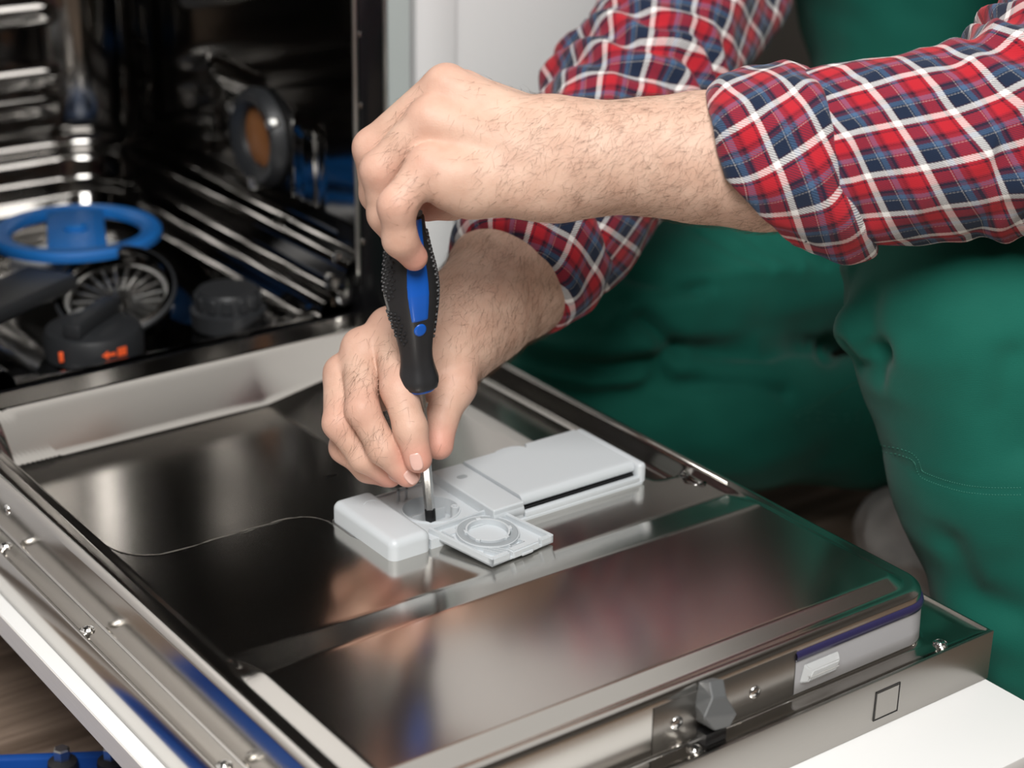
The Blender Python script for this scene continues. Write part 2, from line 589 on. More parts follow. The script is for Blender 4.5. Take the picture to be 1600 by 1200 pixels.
def door_z(x, y):
    d = -sdf_rr(x, y, *R0)
    zl = Z_RIM + (Z_LID - Z_RIM) * ramp01(d / 0.0115, 0.16)
    zt = Z_RIM - (Z_RIM - Z_PLAT) * ramp01((d - 0.001) / 0.0075, 0.25)
    # sloping channel beside the right rim
    xs_ = 0.378 - 0.028 * np.clip((y - 0.312) / 0.022, 0, 1)
    zt = zt - 0.0110 * ramp01((x - xs_) / (0.4085 - xs_), 0.06) * ramp01(d / 0.0070, 0.2) * np.clip((y - 0.236) / 0.010, 0, 1)
    # small bead along the inside of the long rims
    zt = zt + 0.0012 * np.exp(-((d - 0.0125) / 0.0016) ** 2) * (x > 0.3) * (y > 0.2) * np.clip((y - 0.215) / 0.006, 0, 1)
    s = ramp01((y - 0.1615) / (0.1970 - 0.1615), 0.10)
    z = zl * (1 - s) + zt * s
    s1 = sdf_rr(x, y, 0.0447, 0.70, 0.327, 0.9, 0.032)
    s2 = sdf_rr(x, y, 0.174, 0.70, 0.265, 0.9, 0.02)
    k = 0.03
    h = np.clip(0.5 + 0.5 * (s2 - s1) / k, 0, 1)
    sd = s2 * (1 - h) + s1 * h - k * h * (1 - h)
    rec = ramp01(-sd / 0.010, 0.07) * ramp01((0.3435 - x) / 0.095, 0.03)
    z = z - (Z_PLAT - Z_REC) * rec
    w = ramp01((y - 0.5235) / 0.028, 0.10)
    return z * (1 - w) + 0.0375 * w


def rr_loop(x0, x1, y0, y1, r, nx=96, ny=150, nc=14):
    r = max(r, 0.0004)
    pts = []

    def edge(a, b, n):
        for t in np.linspace(0, 1, n, endpoint=False):
            pts.append((a[0] + (b[0] - a[0]) * t, a[1] + (b[1] - a[1]) * t))

    def arc(cx, cy, a0):
        for t in np.linspace(0, 1, nc, endpoint=False):
            a = a0 + t * math.pi / 2
            pts.append((cx + r * math.cos(a), cy + r * math.sin(a)))
    edge((x0 + r, y0), (x1 - r, y0), nx)
    arc(x1 - r, y0 + r, -math.pi / 2)
    edge((x1, y0 + r), (x1, y1 - r), ny)
    arc(x1 - r, y1 - r, 0)
    edge((x1 - r, y1), (x0 + r, y1), nx)
    arc(x0 + r, y1 - r, math.pi / 2)
    edge((x0, y1 - r), (x0, y0 + r), ny)
    arc(x0 + r, y0 + r, math.pi)
    return np.array(pts)


# outer loops: left x, right x, front y, back y, height, corner radius
OUT = [(0.0110, 0.4628, 0.0180, 0.5970, -0.0479, 0.0020), (0.0104, 0.4634, 0.0174, 0.5976, -0.0470, 0.0020),  # door shell, white panel and front fittings scaled about the camera, then baked
       (0.0104, 0.4634, 0.0174, 0.5976, -0.0157, 0.0020), (0.0108, 0.4630, 0.0178, 0.5972, -0.0150, 0.0020),
       (0.0120, 0.4618, 0.0190, 0.5965, -0.0150, 0.0020), (0.0125, 0.4613, 0.0195, 0.5965, -0.0160, 0.0020),
       (0.0170, 0.4500, 0.0240, 0.5960, -0.0160, 0.0120), (0.0238, 0.4286, 0.0296, 0.5950, -0.0160, 0.0185),
       (0.0252, 0.4272, 0.0310, 0.5945, -0.0157, 0.0201), (0.0258, 0.4266, 0.0316, 0.5940, -0.0147, 0.0208),
       (0.0261, 0.4263, 0.0319, 0.5935, -0.0130, 0.0211), (0.0263, 0.4257, 0.0320, 0.5930, 0.0000, 0.0215),
       (0.0265, 0.4253, 0.0323, 0.5920, 0.0160, 0.0215), (0.0266, 0.4252, 0.0324, 0.5907, 0.0171, 0.0214),
       (0.0269, 0.4249, 0.0327, 0.5895, 0.0181, 0.0212), (0.0274, 0.4244, 0.0332, 0.5882, 0.0191, 0.0209),
       (0.0281, 0.4237, 0.0339, 0.5870, 0.0199, 0.0205), (0.0289, 0.4229, 0.0347, 0.5857, 0.0206, 0.0200),
       (0.0299, 0.4219, 0.0357, 0.5845, 0.0211, 0.0195), (0.0309, 0.4209, 0.0367, 0.5832, 0.0214, 0.0188),
       (0.0320, 0.4198, 0.0378, 0.5820, 0.0215, 0.0182), (0.0340, 0.4172, 0.0382, 0.5800, 0.0215, 0.0173),
       (0.0360, 0.4147, 0.0388, 0.5780, 0.0215, 0.0165)]
V, F = [], []
loops = 0
for xl, xr, yf, yb, z, r in OUT:
    L = rr_loop(xl, xr, yf, yb, r)
    V.append(np.column_stack([L, np.full(len(L), z)]))
    loops += 1
ins_list = list(np.arange(0.0008, 0.020, 0.0009)) + list(np.arange(0.021, 0.1862, 0.0019))
for ins in ins_list:
    L = rr_loop(R0[0] + ins, R0[1] - ins, R0[2] + ins, R0[3] - ins, max(R0[4] - ins, 0.0015))
    V.append(np.column_stack([L, door_z(L[:, 0], L[:, 1])]))
    loops += 1
nl = len(V[0])
V = np.vstack(V)
i = np.arange(nl)
j = (i + 1) % nl
F = np.vstack([np.column_stack([a * nl + i, a * nl + j, (a + 1) * nl + j, (a + 1) * nl + i]) for a in range(loops - 1)])
# close the last slit along the middle
base = (loops - 1) * nl
extra = []
nx, ny, nc = 96, 150, 14
right_start = nx + nc
left_start = nx + nc + ny + nc + nx + nc
for q in range(ny):
    a, b_ = base + right_start + q, base + right_start + q + 1
    c_, d_ = base + left_start + ny - q - 1, base + left_start + ny - q
    extra.append((a, b_, c_ % (loops * nl), d_ if d_ < loops * nl else base))
F = np.vstack([F, np.array(extra)])
door = mesh_obj('door', V, F, M_STEEL, DW)
door['label'] = 'stainless steel inner face of the lowered dishwasher door'

# brushed front face, closing underside
box('front_strip', 0.0104, 0.4634, 0.0164, 0.0180, -0.0481, -0.0148, M_STEEL_FACE, door, 0.0004)
box('bottom_plate', 0.0124, 0.4614, 0.0194, 0.5960, -0.0482, -0.0470, M_ZINC, door)
fp = box('furniture_panel', 0.0009, 0.4622, -0.0518, 0.5960, -0.0650, -0.0483, M_WHITE, DW, 0.0008)
fp['label'] = 'white furniture panel under the steel door'
box('edge_band', 0.0004, 0.0011, -0.0516, 0.5950, -0.0648, -0.0492, M_EDGE, fp)
# square mark on the front strip
bm = bmesh.new()
x0, x1, z0, z1 = 0.3622, 0.3825, -0.0418, -0.0222
t = 0.00045
for (a, b_, c_, d_) in ((x0, x1, z0, z0 + t), (x0, x1, z1 - t, z1), (x0, x0 + t, z0, z1), (x1 - t, x1, z0, z1)):
    box_bm(bm, a, b_, 0.0160, 0.0166, c_, d_)
bm_obj('square_mark', bm, M_BLACKR, door)
bm = bmesh.new()
box_bm(bm, x0 + 0.0011, x1 - 0.0011, 0.0159, 0.0166, z0 + 0.0011, z1 - 0.0011, 0.0003, 2)
bm_obj('square_button', bm, M_STEEL_FACE, door)

WZ = [o_[4] for o_ in OUT[8:16]]
WF = [o_[2] for o_ in OUT[8:16]]
WR = [o_[1] for o_ in OUT[8:16]]


def wall_pt(u, z, off=0.0):
    """point on the front wall of the door at distance u along the front edge; turns round the right corner"""
    f_, xr_ = float(np.interp(z, WZ, WF)), float(np.interp(z, WZ, WR))
    r = 0.0215
    xs = xr_ - r
    if u <= xs:
        return (u, f_ - off, z)
    a = min((u - xs) / r, math.pi / 2)
    return (xs + (r + off) * math.sin(a), f_ + r - (r + off) * math.cos(a), z)


def front_band(name, u0, u1, prof, off, mat, parent, n=60):
    us = np.linspace(u0, u1, n)
    V, F = [], []
    k = len(prof)
    for u in us:
        for (z, o) in prof:
            V.append(wall_pt(u, z, off + o))
    for a in range(n - 1):
        for c in range(k - 1):
            F.append((a * k + c, (a + 1) * k + c, (a + 1) * k + c + 1, a * k + c + 1))
    return mesh_obj(name, V, F, mat, parent)


front_band('latch_plate', 0.206, 0.3105, [(-0.0140, -0.0006), (-0.0135, 0), (0.0, 0), (0.0150, 0), (0.0156, -0.0006)], 0.0004, M_STEEL_FACE, door)
front_band('side_plate', 0.3100, 0.4365, [(-0.0135, -0.0008), (-0.0130, 0.0003), (-0.005, 0.0003), (0.003, 0.0003), (0.0090, 0.0003)], 0.0004, M_PLATE, door)
front_band('navy_strip', 0.3098, 0.4369, [(0.0080, -0.0003), (0.0086, 0.0010), (0.0110, 0.0016), (0.0134, 0.0010), (0.0140, -0.0004)], 0.0004, M_NAVY, door)


def screw(name, p, n, r, parent, mat=M_CHROME, washer=False):
    s, u, a = frame_from(n)
    M = mat_axes(s, u, a, p)
    prof = [(r * 1.02, -0.0012), (r, 0.0001), (r * 0.93, 0.0006), (r * 0.7, 0.0011), (r * 0.35, 0.0014), (0, 0.0015)]
    if washer:
        prof = [(r * 1.45, -0.0008), (r * 1.45, 0.0003), (r * 1.25, 0.0006), (r * 1.05, 0.0003), (r, 0.0005), (r * 0.8, 0.0013), (r * 0.35, 0.0016), (0, 0.0017)]
    o = lathe(name, prof, mat, parent, M, n=24, cap=False)
    bm = bmesh.new()
    top = 0.0017 if washer else 0.0015
    for ang in (0.4, 0.4 + math.pi / 2):
        MM = M @ Matrix.Rotation(ang, 4, 'Z')
        box_bm(bm, -r * 0.5, r * 0.5, -r * 0.11, r * 0.11, top - 0.0008, top + 0.00008, 0, 1, MM)
    bm_obj('cross_slot', bm, M_BLACKR, o)
    return o


for (x, y) in ((0.0170, 0.1553), (0.0166, 0.3263), (0.0178, 0.4560), (0.4258, 0.0254), (0.2307, 0.0250)):
    screw('screw', (x, y, -0.0154), (0, 0, 1), 0.0031, door, washer=True)
nw = Vector((0, -1, 0.02)).normalized()
for (x, y, z) in ((0.2795, 0.0318, -0.0005), (0.2225, 0.0318, 0.0007)):
    screw('screw', (x, y - 0.0006, z), nw, 0.0040, door)
screw('screw', (0.0262, 0.4700, 0.0025), (-1, 0, 0.02), 0.0040, door)

# latch hook
bm = bmesh.new()
P = [(-0.0052, 0.0, 0.024), (0.0052, 0.0, 0.024), (-0.0052, 0.0, 0.0025), (0.0098, 0.0, 0.006)]


def hookv(lst):
    return [bm.verts.new(Vector(p)) for p in lst]


top_b = hookv([(0.2375, 0.0325, 0.0205), (0.2475, 0.0325, 0.0195)])
top_f = hookv([(0.2368, 0.0235, 0.0252), (0.2475, 0.0235, 0.0228)])
mid_f = hookv([(0.2335, 0.0170, 0.0195), (0.2440, 0.0170, 0.0165)])
belly = hookv([(0.2258, 0.0145, 0.0115), (0.2505, 0.0148, 0.0045)])
low_f = hookv([(0.2380, 0.0180, -0.0030), (0.2490, 0.0180, -0.0045)])
low_b = hookv([(0.2365, 0.0318, -0.0035), (0.2545, 0.0318, -0.0055)])
mid_b = hookv([(0.2355, 0.0322, 0.0065), (0.2565, 0.0322, 0.0030)])
chain = [top_f, mid_f, belly, low_f]
for a, c in zip(chain[:-1], chain[1:]):
    bm.faces.new((a[0], a[1], c[1], c[0]))
bm.faces.new((low_f[0], low_f[1], low_b[1], low_b[0]))
bm.faces.new((top_b[0], top_b[1], top_f[1], top_f[0]))
bm.faces.new((top_b[0], top_f[0], mid_f[0], mid_b[0]))
bm.faces.new((mid_f[0], belly[0], mid_b[0]))
bm.faces.new((belly[0], low_f[0], low_b[0], mid_b[0]))
bm.faces.new((top_b[1], mid_b[1], mid_f[1], top_f[1]))
bm.faces.new((mid_f[1], mid_b[1], belly[1]))
bm.faces.new((belly[1], mid_b[1], low_b[1], low_f[1]))
bm.faces.new((top_b[0], mid_b[0], low_b[0], low_b[1], mid_b[1], top_b[1]))
bmesh.ops.bevel(bm, geom=list(bm.edges), offset=0.0006, segments=1, affect='EDGES')
o = bm_obj('latch_hook', bm, M_LATCH, door)
o['label'] = 'grey plastic latch hook on the front edge of the door'
box('latch_slot', 0.2372, 0.2520, 0.0235, 0.0322, -0.0158, -0.0085, M_BLACKR, door)

# clear indicator lens on the side plate
bm = bmesh.new()
Ml = mat_axes(Vector((1, 0, 0)), Vector((0, 0, 1)), Vector((0, -1, 0)), (0.3285, 0.0314, -0.0010))
lv0 = [(-0.0152, -0.0060, 0), (0.0124, -0.0060, 0), (0.0154, 0.0056, 0), (-0.0122, 0.0056, 0)]
lv1 = [(-0.0122, -0.0034, 0.0050), (0.0100, -0.0034, 0.0050), (0.0122, 0.0030, 0.0050), (-0.0096, 0.0030, 0.0050)]
a = [bm.verts.new(p) for p in lv0]
c = [bm.verts.new(p) for p in lv1]
bm.faces.new(a[::-1])
bm.faces.new(c)
for q in range(4):
    bm.faces.new((a[q], a[(q + 1) % 4], c[(q + 1) % 4], c[q]))
bmesh.ops.bevel(bm, geom=list(bm.edges), offset=0.0007, segments=2, affect='EDGES')
bmesh.ops.transform(bm, matrix=Ml, verts=bm.verts)
o = bm_obj('indicator_lens', bm, M_LENS, door, smooth=True, auto=50)
o['label'] = 'clear indicator lens on the silver plate'
bm = bmesh.new()
box_bm(bm, -0.0118, 0.0112, -0.0006, -0.0002, 0.0002, 0.0054, 0, 1, Ml)
bm_obj('lens_rib', bm, M_CHROME, o)

# seal end wires at the right rim
bm = bmesh.new()
tube_bm(bm, [(0.4160, 0.56, 0.0217), (0.4160, 0.35, 0.0217), (0.4158, 0.205, 0.0217)], 0.0010, 8)
bm_obj('rim_bead', bm, M_STEEL, door, smooth=True)
bm = bmesh.new()
tube_bm(bm, [(0.4010, 0.235, 0.0190), (0.3985, 0.226, 0.0206), (0.3990, 0.219, 0.0190), (0.4030, 0.216, 0.0196)], 0.0016, 8)
tube_bm(bm, [(0.4040, 0.235, 0.0196), (0.4015, 0.226, 0.0212), (0.4020, 0.219, 0.0196), (0.4060, 0.215, 0.0202)], 0.0016, 8)
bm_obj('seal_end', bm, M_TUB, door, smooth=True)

# ------------------------------------------------------------------ detergent dispenser (part of the dishwasher, fixed in the door)
DX0, DX1, DY0, DY1 = 0.1754, 0.3750, 0.2385, 0.3095


def rrect_prism(name, x0, x1, y0, y1, r, prof, mat, parent, n=8, cap_top=True, corners=None):
    """prof: list of (inset, z)"""
    V, F = [], []
    for ins, z in prof:
        rr = max(r - ins, 0.0003)
        ring = []
        for (cx, cy, a0) in ((x1 - ins - rr, y0 + ins + rr, -90), (x1 - ins - rr, y1 - ins - rr, 0), (x0 + ins + rr, y1 - ins - rr, 90), (x0 + ins + rr, y0 + ins + rr, 180)):
            for q in range(n + 1):
                a = math.radians(a0 + 90 * q / n)
                ring.append((cx + rr * math.cos(a), cy + rr * math.sin(a), z))
        V += ring
    k = 4 * (n + 1)
    for a in range(len(prof) - 1):
        for q in range(k):
            F.append((a * k + q, a * k + (q + 1) % k, (a + 1) * k + (q + 1) % k, (a + 1) * k + q))
    if cap_top:
        F.append(tuple(range((len(prof) - 1) * k, len(prof) * k)))
    F.append(tuple(range(k - 1, -1, -1)))
    o = mesh_obj(name, V, F, mat, parent)
    o.data.set_sharp_from_angle(angle=math.radians(32))
    return o


DISP = rrect_prism('detergent_dispenser', 0.2500, DX1, DY0, DY1, 0.006, [(0, 0.005), (0, 0.0216), (0.0005, 0.0221)], M_DISP, DW)
rrect_prism('left_base', DX0 + 0.0015, 0.2056, DY0 + 0.0015, DY1 - 0.0015, 0.005, [(0, 0.005), (0, 0.0216), (0.0005, 0.0221)], M_DISP, DISP)
DISP['label'] = 'pale grey plastic detergent dispenser set in the door'
# steel seam round it
rrect_prism('dispenser_bezel', DX0 - 0.0012, DX1 + 0.0012, DY0 - 0.0012, DY1 + 0.0012, 0.007, [(0, 0.012), (0, 0.0194), (0.0008, 0.0200)], M_ZINC, DISP, cap_top=False)


def round_top(h0, h1, rad, n=6):
    p = [(0, h0), (0, h1 - rad)]
    for q in range(1, n + 1):
        a = math.pi / 2 * q / n
        p.append((rad * (1 - math.cos(a)), h1 - rad + rad * math.sin(a)))
    return p


# left housing
rrect_prism('left_housing', DX0, 0.2045, DY0, DY1, 0.0055, round_top(0.0150, 0.0333, 0.0050), M_DISP, DISP)
# middle block with its oval slot
rrect_prism('middle_block', 0.2510, 0.2748, DY0 + 0.0010, DY1 - 0.0004, 0.0012, round_top(0.0215, 0.0334, 0.0012), M_DISP, DISP)
front_lip = lathe('block_nose', [(0.0, 0.2512), (0.0055, 0.2512), (0.0060, 0.2517), (0.0060, 0.2742), (0.0055, 0.2747), (0.0, 0.2747)], M_DISP, DISP,
                  Matrix(((0, 0, 1, 0), (1, 0, 0, 0.2448), (0, 1, 0, 0.0273), (0, 0, 0, 1))), n=32, cap=False)
rrect_prism('oval_slot', 0.2590, 0.2665, 0.2885, 0.2935, 0.0024, [(0, 0.0330), (0, 0.03346)], M_DISPR, DISP)
# sliding cover with rounded front, right bracket and rear finger notch
bm = bmesh.new()
prof = [(0.3085, 0.0265), (0.3085, 0.0338), (0.3075, 0.0347), (0.2500, 0.0347)]
for q in range(1, 9):
    a = math.pi / 2 + math.pi * 0.62 * q / 8
    prof.append((0.2480 + 0.0045 * math.cos(a), 0.0302 + 0.0045 * math.sin(a)))
prof += [(0.2470, 0.0262)]
xa, xb = 0.2758, 0.3675
notch = (0.3010, 0.3260)


def prof_pts(x):
    # rear edge cut by a shallow finger notch
    t = 0.0
    if notch[0] < x < notch[1]:
        u = (x - notch[0]) / (notch[1] - notch[0])
        t = 0.0048 * min(1.0, 3.2 * math.sin(math.pi * u)) if 0 < u < 1 else 0
    return [(x, y - (t if y > 0.300 else 0), z) for y, z in prof]


xs = [xa, xa + 0.0006] + list(np.linspace(0.285, notch[0], 4)) + list(np.linspace(notch[0] + 0.0005, notch[1] - 0.0005, 18)) + [notch[1]] + list(np.linspace(0.335, xb - 0.0006, 5)) + [xb]
rings = [[bm.verts.new(p) for p in prof_pts(x)] for x in xs]
for a, c in zip(rings[:-1], rings[1:]):
    for q in range(len(prof)):
        bm.faces.new((a[q], a[(q + 1) % len(prof)], c[(q + 1) % len(prof)], c[q]))
bm.faces.new(rings[0])
bm.faces.new(rings[-1][::-1])
o = bm_obj('sliding_cover', bm, M_DISP, DISP, smooth=True, auto=30)
bm = bmesh.new()
tab = [(0.2995, 0.3080), (0.3020, 0.3115), (0.3060, 0.3140), (0.3120, 0.3150), (0.3190, 0.3145), (0.3240, 0.3120), (0.3265, 0.3080), (0.3240, 0.3036), (0.3030, 0.3036)]
lo_v = [bm.verts.new((x, y, 0.0290)) for x, y in tab]
hi_v = [bm.verts.new((x, y, 0.0322)) for x, y in tab]
bm.faces.new(lo_v[::-1])
bm.faces.new(hi_v)
for q in range(len(tab)):
    w = (q + 1) % len(tab)
    bm.faces.new((lo_v[q], lo_v[w], hi_v[w], hi_v[q]))
bmesh.ops.bevel(bm, geom=list(bm.edges), offset=0.0007, segments=2, affect='EDGES')
bm_obj('finger_tab', bm, M_DISP, o, smooth=True, auto=40)
rrect_prism('end_bracket', 0.3680, DX1 - 0.0002, DY0 + 0.0004, DY1 - 0.0004, 0.0030, round_top(0.0215, 0.0343, 0.0026), M_DISP, DISP)
box('front_rail', 0.2755, 0.3690, 0.2388, 0.2432, 0.0215, 0.0256, M_DISP, DISP, 0.0008)
box('painted_gap_shade', 0.2760, 0.3675, 0.2440, 0.3000, 0.0220, 0.0262, M_BLACKR, DISP)  # black block painted in as the shade under the sliding cover
# arrow-like curved tick on the left housing
bm = bmesh.new()
tube_bm(bm, [(0.1895, 0.2925, 0.0333), (0.1930, 0.2950, 0.03345), (0.1970, 0.2945, 0.03345), (0.1990, 0.2925, 0.0333)], 0.00035, 6)
bm_obj('raised_mark', bm, M_DISP, DISP, smooth=True)
# rinse-aid well: floor plate with a real round hole
CX, CY, CR = 0.2275, 0.2745, 0.0178
ZP = 0.0262
bm = bmesh.new()
n = 56
px0, px1, py0, py1 = 0.2046, 0.2509, 0.2400, DY1 - 0.001


def to_rect(a):
    dx, dy = math.cos(a), math.sin(a)
    ts = []
    if dx > 1e-9:
        ts.append((px1 - CX) / dx)
    if dx < -1e-9:
        ts.append((px0 - CX) / dx)
    if dy > 1e-9:
        ts.append((py1 - CY) / dy)
    if dy < -1e-9:
        ts.append((py0 - CY) / dy)
    t = min(ts)
    return CX + dx * t, CY + dy * t


angs = sorted([2 * math.pi * q / n for q in range(n)] + [math.atan2(cy - CY, cx - CX) % (2 * math.pi) for cx in (px0, px1) for cy in (py0, py1)])
ro, ri, rb, rl, rl2 = [], [], [], [], []
for a in angs:
    ro.append(bm.verts.new((*to_rect(a), ZP)))
    rl.append(bm.verts.new((CX + (CR + 0.0012) * math.cos(a), CY + (CR + 0.0012) * math.sin(a), ZP)))
    rl2.append(bm.verts.new((CX + (CR + 0.0010) * math.cos(a), CY + (CR + 0.0010) * math.sin(a), ZP + 0.0010)))
    ri.append(bm.verts.new((CX + CR * math.cos(a), CY + CR * math.sin(a), ZP + 0.0010)))
    rb.append(bm.verts.new((CX + CR * 0.96 * math.cos(a), CY + CR * 0.96 * math.sin(a), 0.0165)))
for A, B in ((ro, rl), (rl, rl2), (rl2, ri), (ri, rb)):
    for q in range(len(angs)):
        w = (q + 1) % len(angs)
        bm.faces.new((A[q], A[w], B[w], B[q]))
bm.faces.new(rb)
sk = [bm.verts.new((v.co.x, v.co.y, 0.0060)) for v in ro]
for q in range(len(ro)):
    w = (q + 1) % len(ro)
    bm.faces.new((ro[w], ro[q], sk[q], sk[w]))
bm_obj('rinse_well', bm, M_DISP, DISP, smooth=True, auto=30)
box('well_wall', 0.2046, 0.2509, DY1 - 0.0018, DY1 - 0.0004, 0.0216, 0.0275, M_DISP, DISP, 0.0003)
lathe('filler_post', [(0.0026, 0.0165), (0.0026, 0.0290), (0.0020, 0.0292), (0.0013, 0.0290), (0.0012, 0.0270), (0, 0.0270)], M_DISP, DISP, Matrix.Translation((0.2400, 0.2660, 0)), n=20, cap=False)
box('well_rib', 0.2150, 0.2400, 0.2768, 0.2776, 0.0165, 0.0240, M_DISP, DISP, 0.0002)
bm = bmesh.new()
box_bm(bm, 0.2170, 0.2186, 0.2960, 0.2978, ZP, ZP + 0.0085, 0.0003, 1)
box_bm(bm, 0.2228, 0.2244, 0.2960, 0.2978, ZP, ZP + 0.0085, 0.0003, 1)
box_bm(bm, 0.2170, 0.2244, 0.2960, 0.2978, ZP + 0.0068, ZP + 0.0085, 0.0003, 1)
bm_obj('catch_loop', bm, M_DISP, DISP, smooth=False)

# opened flap, hinged at the well and lying out over the door
fl0 = Vector((0.2085, 0.2490, 0.0300))   # hinge left corner, upper edge
fl1 = Vector((0.2205, 0.1985, 0.0268))   # outer left corner, upper edge
fr1 = Vector((0.2705, 0.2035, 0.0268))
fx = Vector((0.998, 0.03, 0)).normalized()
fy = (fl1 - fl0).normalized()
FLX = 0.0490
MF = None


def F3(u, v, w):
    """flap space: u across 0..1 (left-right), v from hinge 0 to outer end 1, w height"""
    a = fl0.lerp(fl1, v)
    bR = Vector((0.2590, 0.2508, 0.0300)).lerp(fr1, v)
    p = a.lerp(bR, u)
    return Vector((p.x, p.y, p.z + w))


FLAP = None


def flap_box(bm, u0, u1, v0, v1, w0, w1, bev=0.0004):
    vs = []
    for (u, v, w) in ((u0, v0, w0), (u1, v0, w0), (u1, v1, w0), (u0, v1, w0), (u0, v0, w1), (u1, v0, w1), (u1, v1, w1), (u0, v1, w1)):
        vs.append(bm.verts.new(F3(u, v, w)))
    fs = [bm.faces.new([vs[q] for q in f]) for f in ((3, 2, 1, 0), (4, 5, 6, 7), (0, 1, 5, 4), (1, 2, 6, 5), (2, 3, 7, 6), (3, 0, 4, 7))]
    if bev:
        bmesh.ops.bevel(bm, geom=list({e for f in fs for e in f.edges}), offset=bev, segments=2, affect='EDGES')


bm = bmesh.new()
flap_box(bm, 0, 1, 0, 1, -0.0058, -0.0040)
flap_box(bm, 0, 0.035, 0, 1, -0.0058, 0.0)
flap_box(bm, 0.955, 1, 0, 1, -0.0058, 0.0)
flap_box(bm, 0.035, 0.955, 0, 0.03, -0.0058, -0.0002)
flap_box(bm, 0.0, 0.29, 0.94, 1.0, -0.0058, -0.0004)
flap_box(bm, 0.80, 1.0, 0.94, 1.0, -0.0058, -0.0004)
flap_box(bm, 0.82, 0.955, 0.10, 0.16, -0.0045, -0.0002)
flap_box(bm, 0.10, 0.115, 0.10, 0.30, -0.0045, -0.0015)
flap_box(bm, 0.30, 0.315, 0.10, 0.20, -0.0045, -0.0015)
flap_box(bm, 0.60, 0.80, 0.16, 0.18, -0.0045, -0.0015)
FLAP = bm_obj('dispenser_flap', bm, M_DISP, DISP, smooth=True, auto=30)
FLAP['label'] = 'opened rinse-aid flap lying out over the door'
# finger catch at the outer end
bm = bmesh.new()
flap_box(bm, 0.33, 0.76, 0.90, 1.015, -0.0058, -0.0002, 0.0009)
flap_box(bm, 0.45, 0.64, 1.005, 1.035, -0.0056, -0.0030, 0.0007)
bm_obj('flap_catch', bm, M_DISP, FLAP, smooth=True, auto=30)
bm = bmesh.new()
for a in (0.13, 0.20, 0.26):
    vs = [F3(a, 0.74, -0.0042), F3(a + 0.012, 0.74, -0.0042), F3(a + 0.09, 0.92, -0.0042), F3(a + 0.078, 0.92, -0.0042)]
    lo = [bm.verts.new(v) for v in vs]
    hi = [bm.verts.new(v + Vector((0, 0, 0.0028))) for v in vs]
    bm.faces.new(hi)
    for q in range(4):
        bm.faces.new((lo[q], lo[(q + 1) % 4], hi[(q + 1) % 4], hi[q]))
bm_obj('flap_rib', bm, M_DISP, FLAP)
bm = bmesh.new()
flap_box(bm, 0.44, 0.66, 0.755, 0.765, -0.0045, -0.0018, 0)
flap_box(bm, 0.44, 0.66, 0.855, 0.865, -0.0045, -0.0018, 0)
flap_box(bm, 0.44, 0.455, 0.755, 0.865, -0.0045, -0.0018, 0)
flap_box(bm, 0.645, 0.66, 0.755, 0.865, -0.0045, -0.0018, 0)
bm_obj('flap_socket', bm, M_DISP, FLAP)
ctr = F3(0.50, 0.43, -0.0042)
nz_f = (F3(1, 0, 0) - F3(0, 0, 0)).cross(F3(0, 0, 0) - F3(0, 1, 0)).normalized()
if nz_f.z < 0:
    nz_f = -nz_f
s_, u_, a_ = frame_from(nz_f, Vector((0, 1, 0)))
MR = mat_axes(s_, u_, a_, ctr)
lathe('gasket_ring', [(0.0140, 0), (0.0140, 0.0026), (0.0146, 0.0031), (0.0183, 0.0031), (0.0188, 0.0026), (0.0188, 0)], M_DISPR, FLAP, MR, n=64, cap=False)
lathe('ring_wall', [(0.0126, 0), (0.0126, 0.0042), (0.0132, 0.0044), (0.0138, 0.0042), (0.0138, 0)], M_DISP, FLAP, MR, n=64, cap=False)
lathe('ring_rim', [(0.0188, 0), (0.0188, 0.0028), (0.0192, 0.0030), (0.0196, 0.0028), (0.0196, 0)], M_DISP, FLAP, MR, n=64, cap=False)
bm = bmesh.new()
for deg in (100, 200, 250, 330, 20):
    MM = MR @ Matrix.Rotation(math.radians(deg), 4, 'Z')
    box_bm(bm, 0.0130, 0.0152, -0.0016, 0.0016, 0.002, 0.0047, 0.0003, 1, MM)
bm_obj('ring_clip', bm, M_DISP, FLAP)

# ------------------------------------------------------------------ dishwasher: tub and body
TX0, TX1, TY0, TY1, TR = 0.050, 0.380, 0.602, 1.035, 0.080


def u_path(ins, n_side=90, n_back=80, nc=20):
    x0, x1, y1 = TX0 + ins, TX1 - ins, TY1 - ins
    r = max(TR - ins, 0.004)
    pts = []
    for t in np.linspace(0, 1, n_side, endpoint=False):
        pts.append((x1, TY0 + (y1 - r - TY0) * t))
    for t in np.linspace(0, 1, nc, endpoint=False):
        a = t * math.pi / 2
        pts.append((x1 - r + r * math.cos(a), y1 - r + r * math.sin(a)))
    for t in np.linspace(0, 1, n_back, endpoint=False):
        pts.append((x1 - r + (x0 + r - (x1 - r)) * t, y1))
    for t in np.linspace(0, 1, nc, endpoint=False):
        a = math.pi / 2 + t * math.pi / 2
        pts.append((x0 + r + r * math.cos(a), y1 - r + r * math.sin(a)))
    for t in np.linspace(0, 1, n_side):
        pts.append((x0, y1 - r + (TY0 - (y1 - r)) * t))
    return np.array(pts)


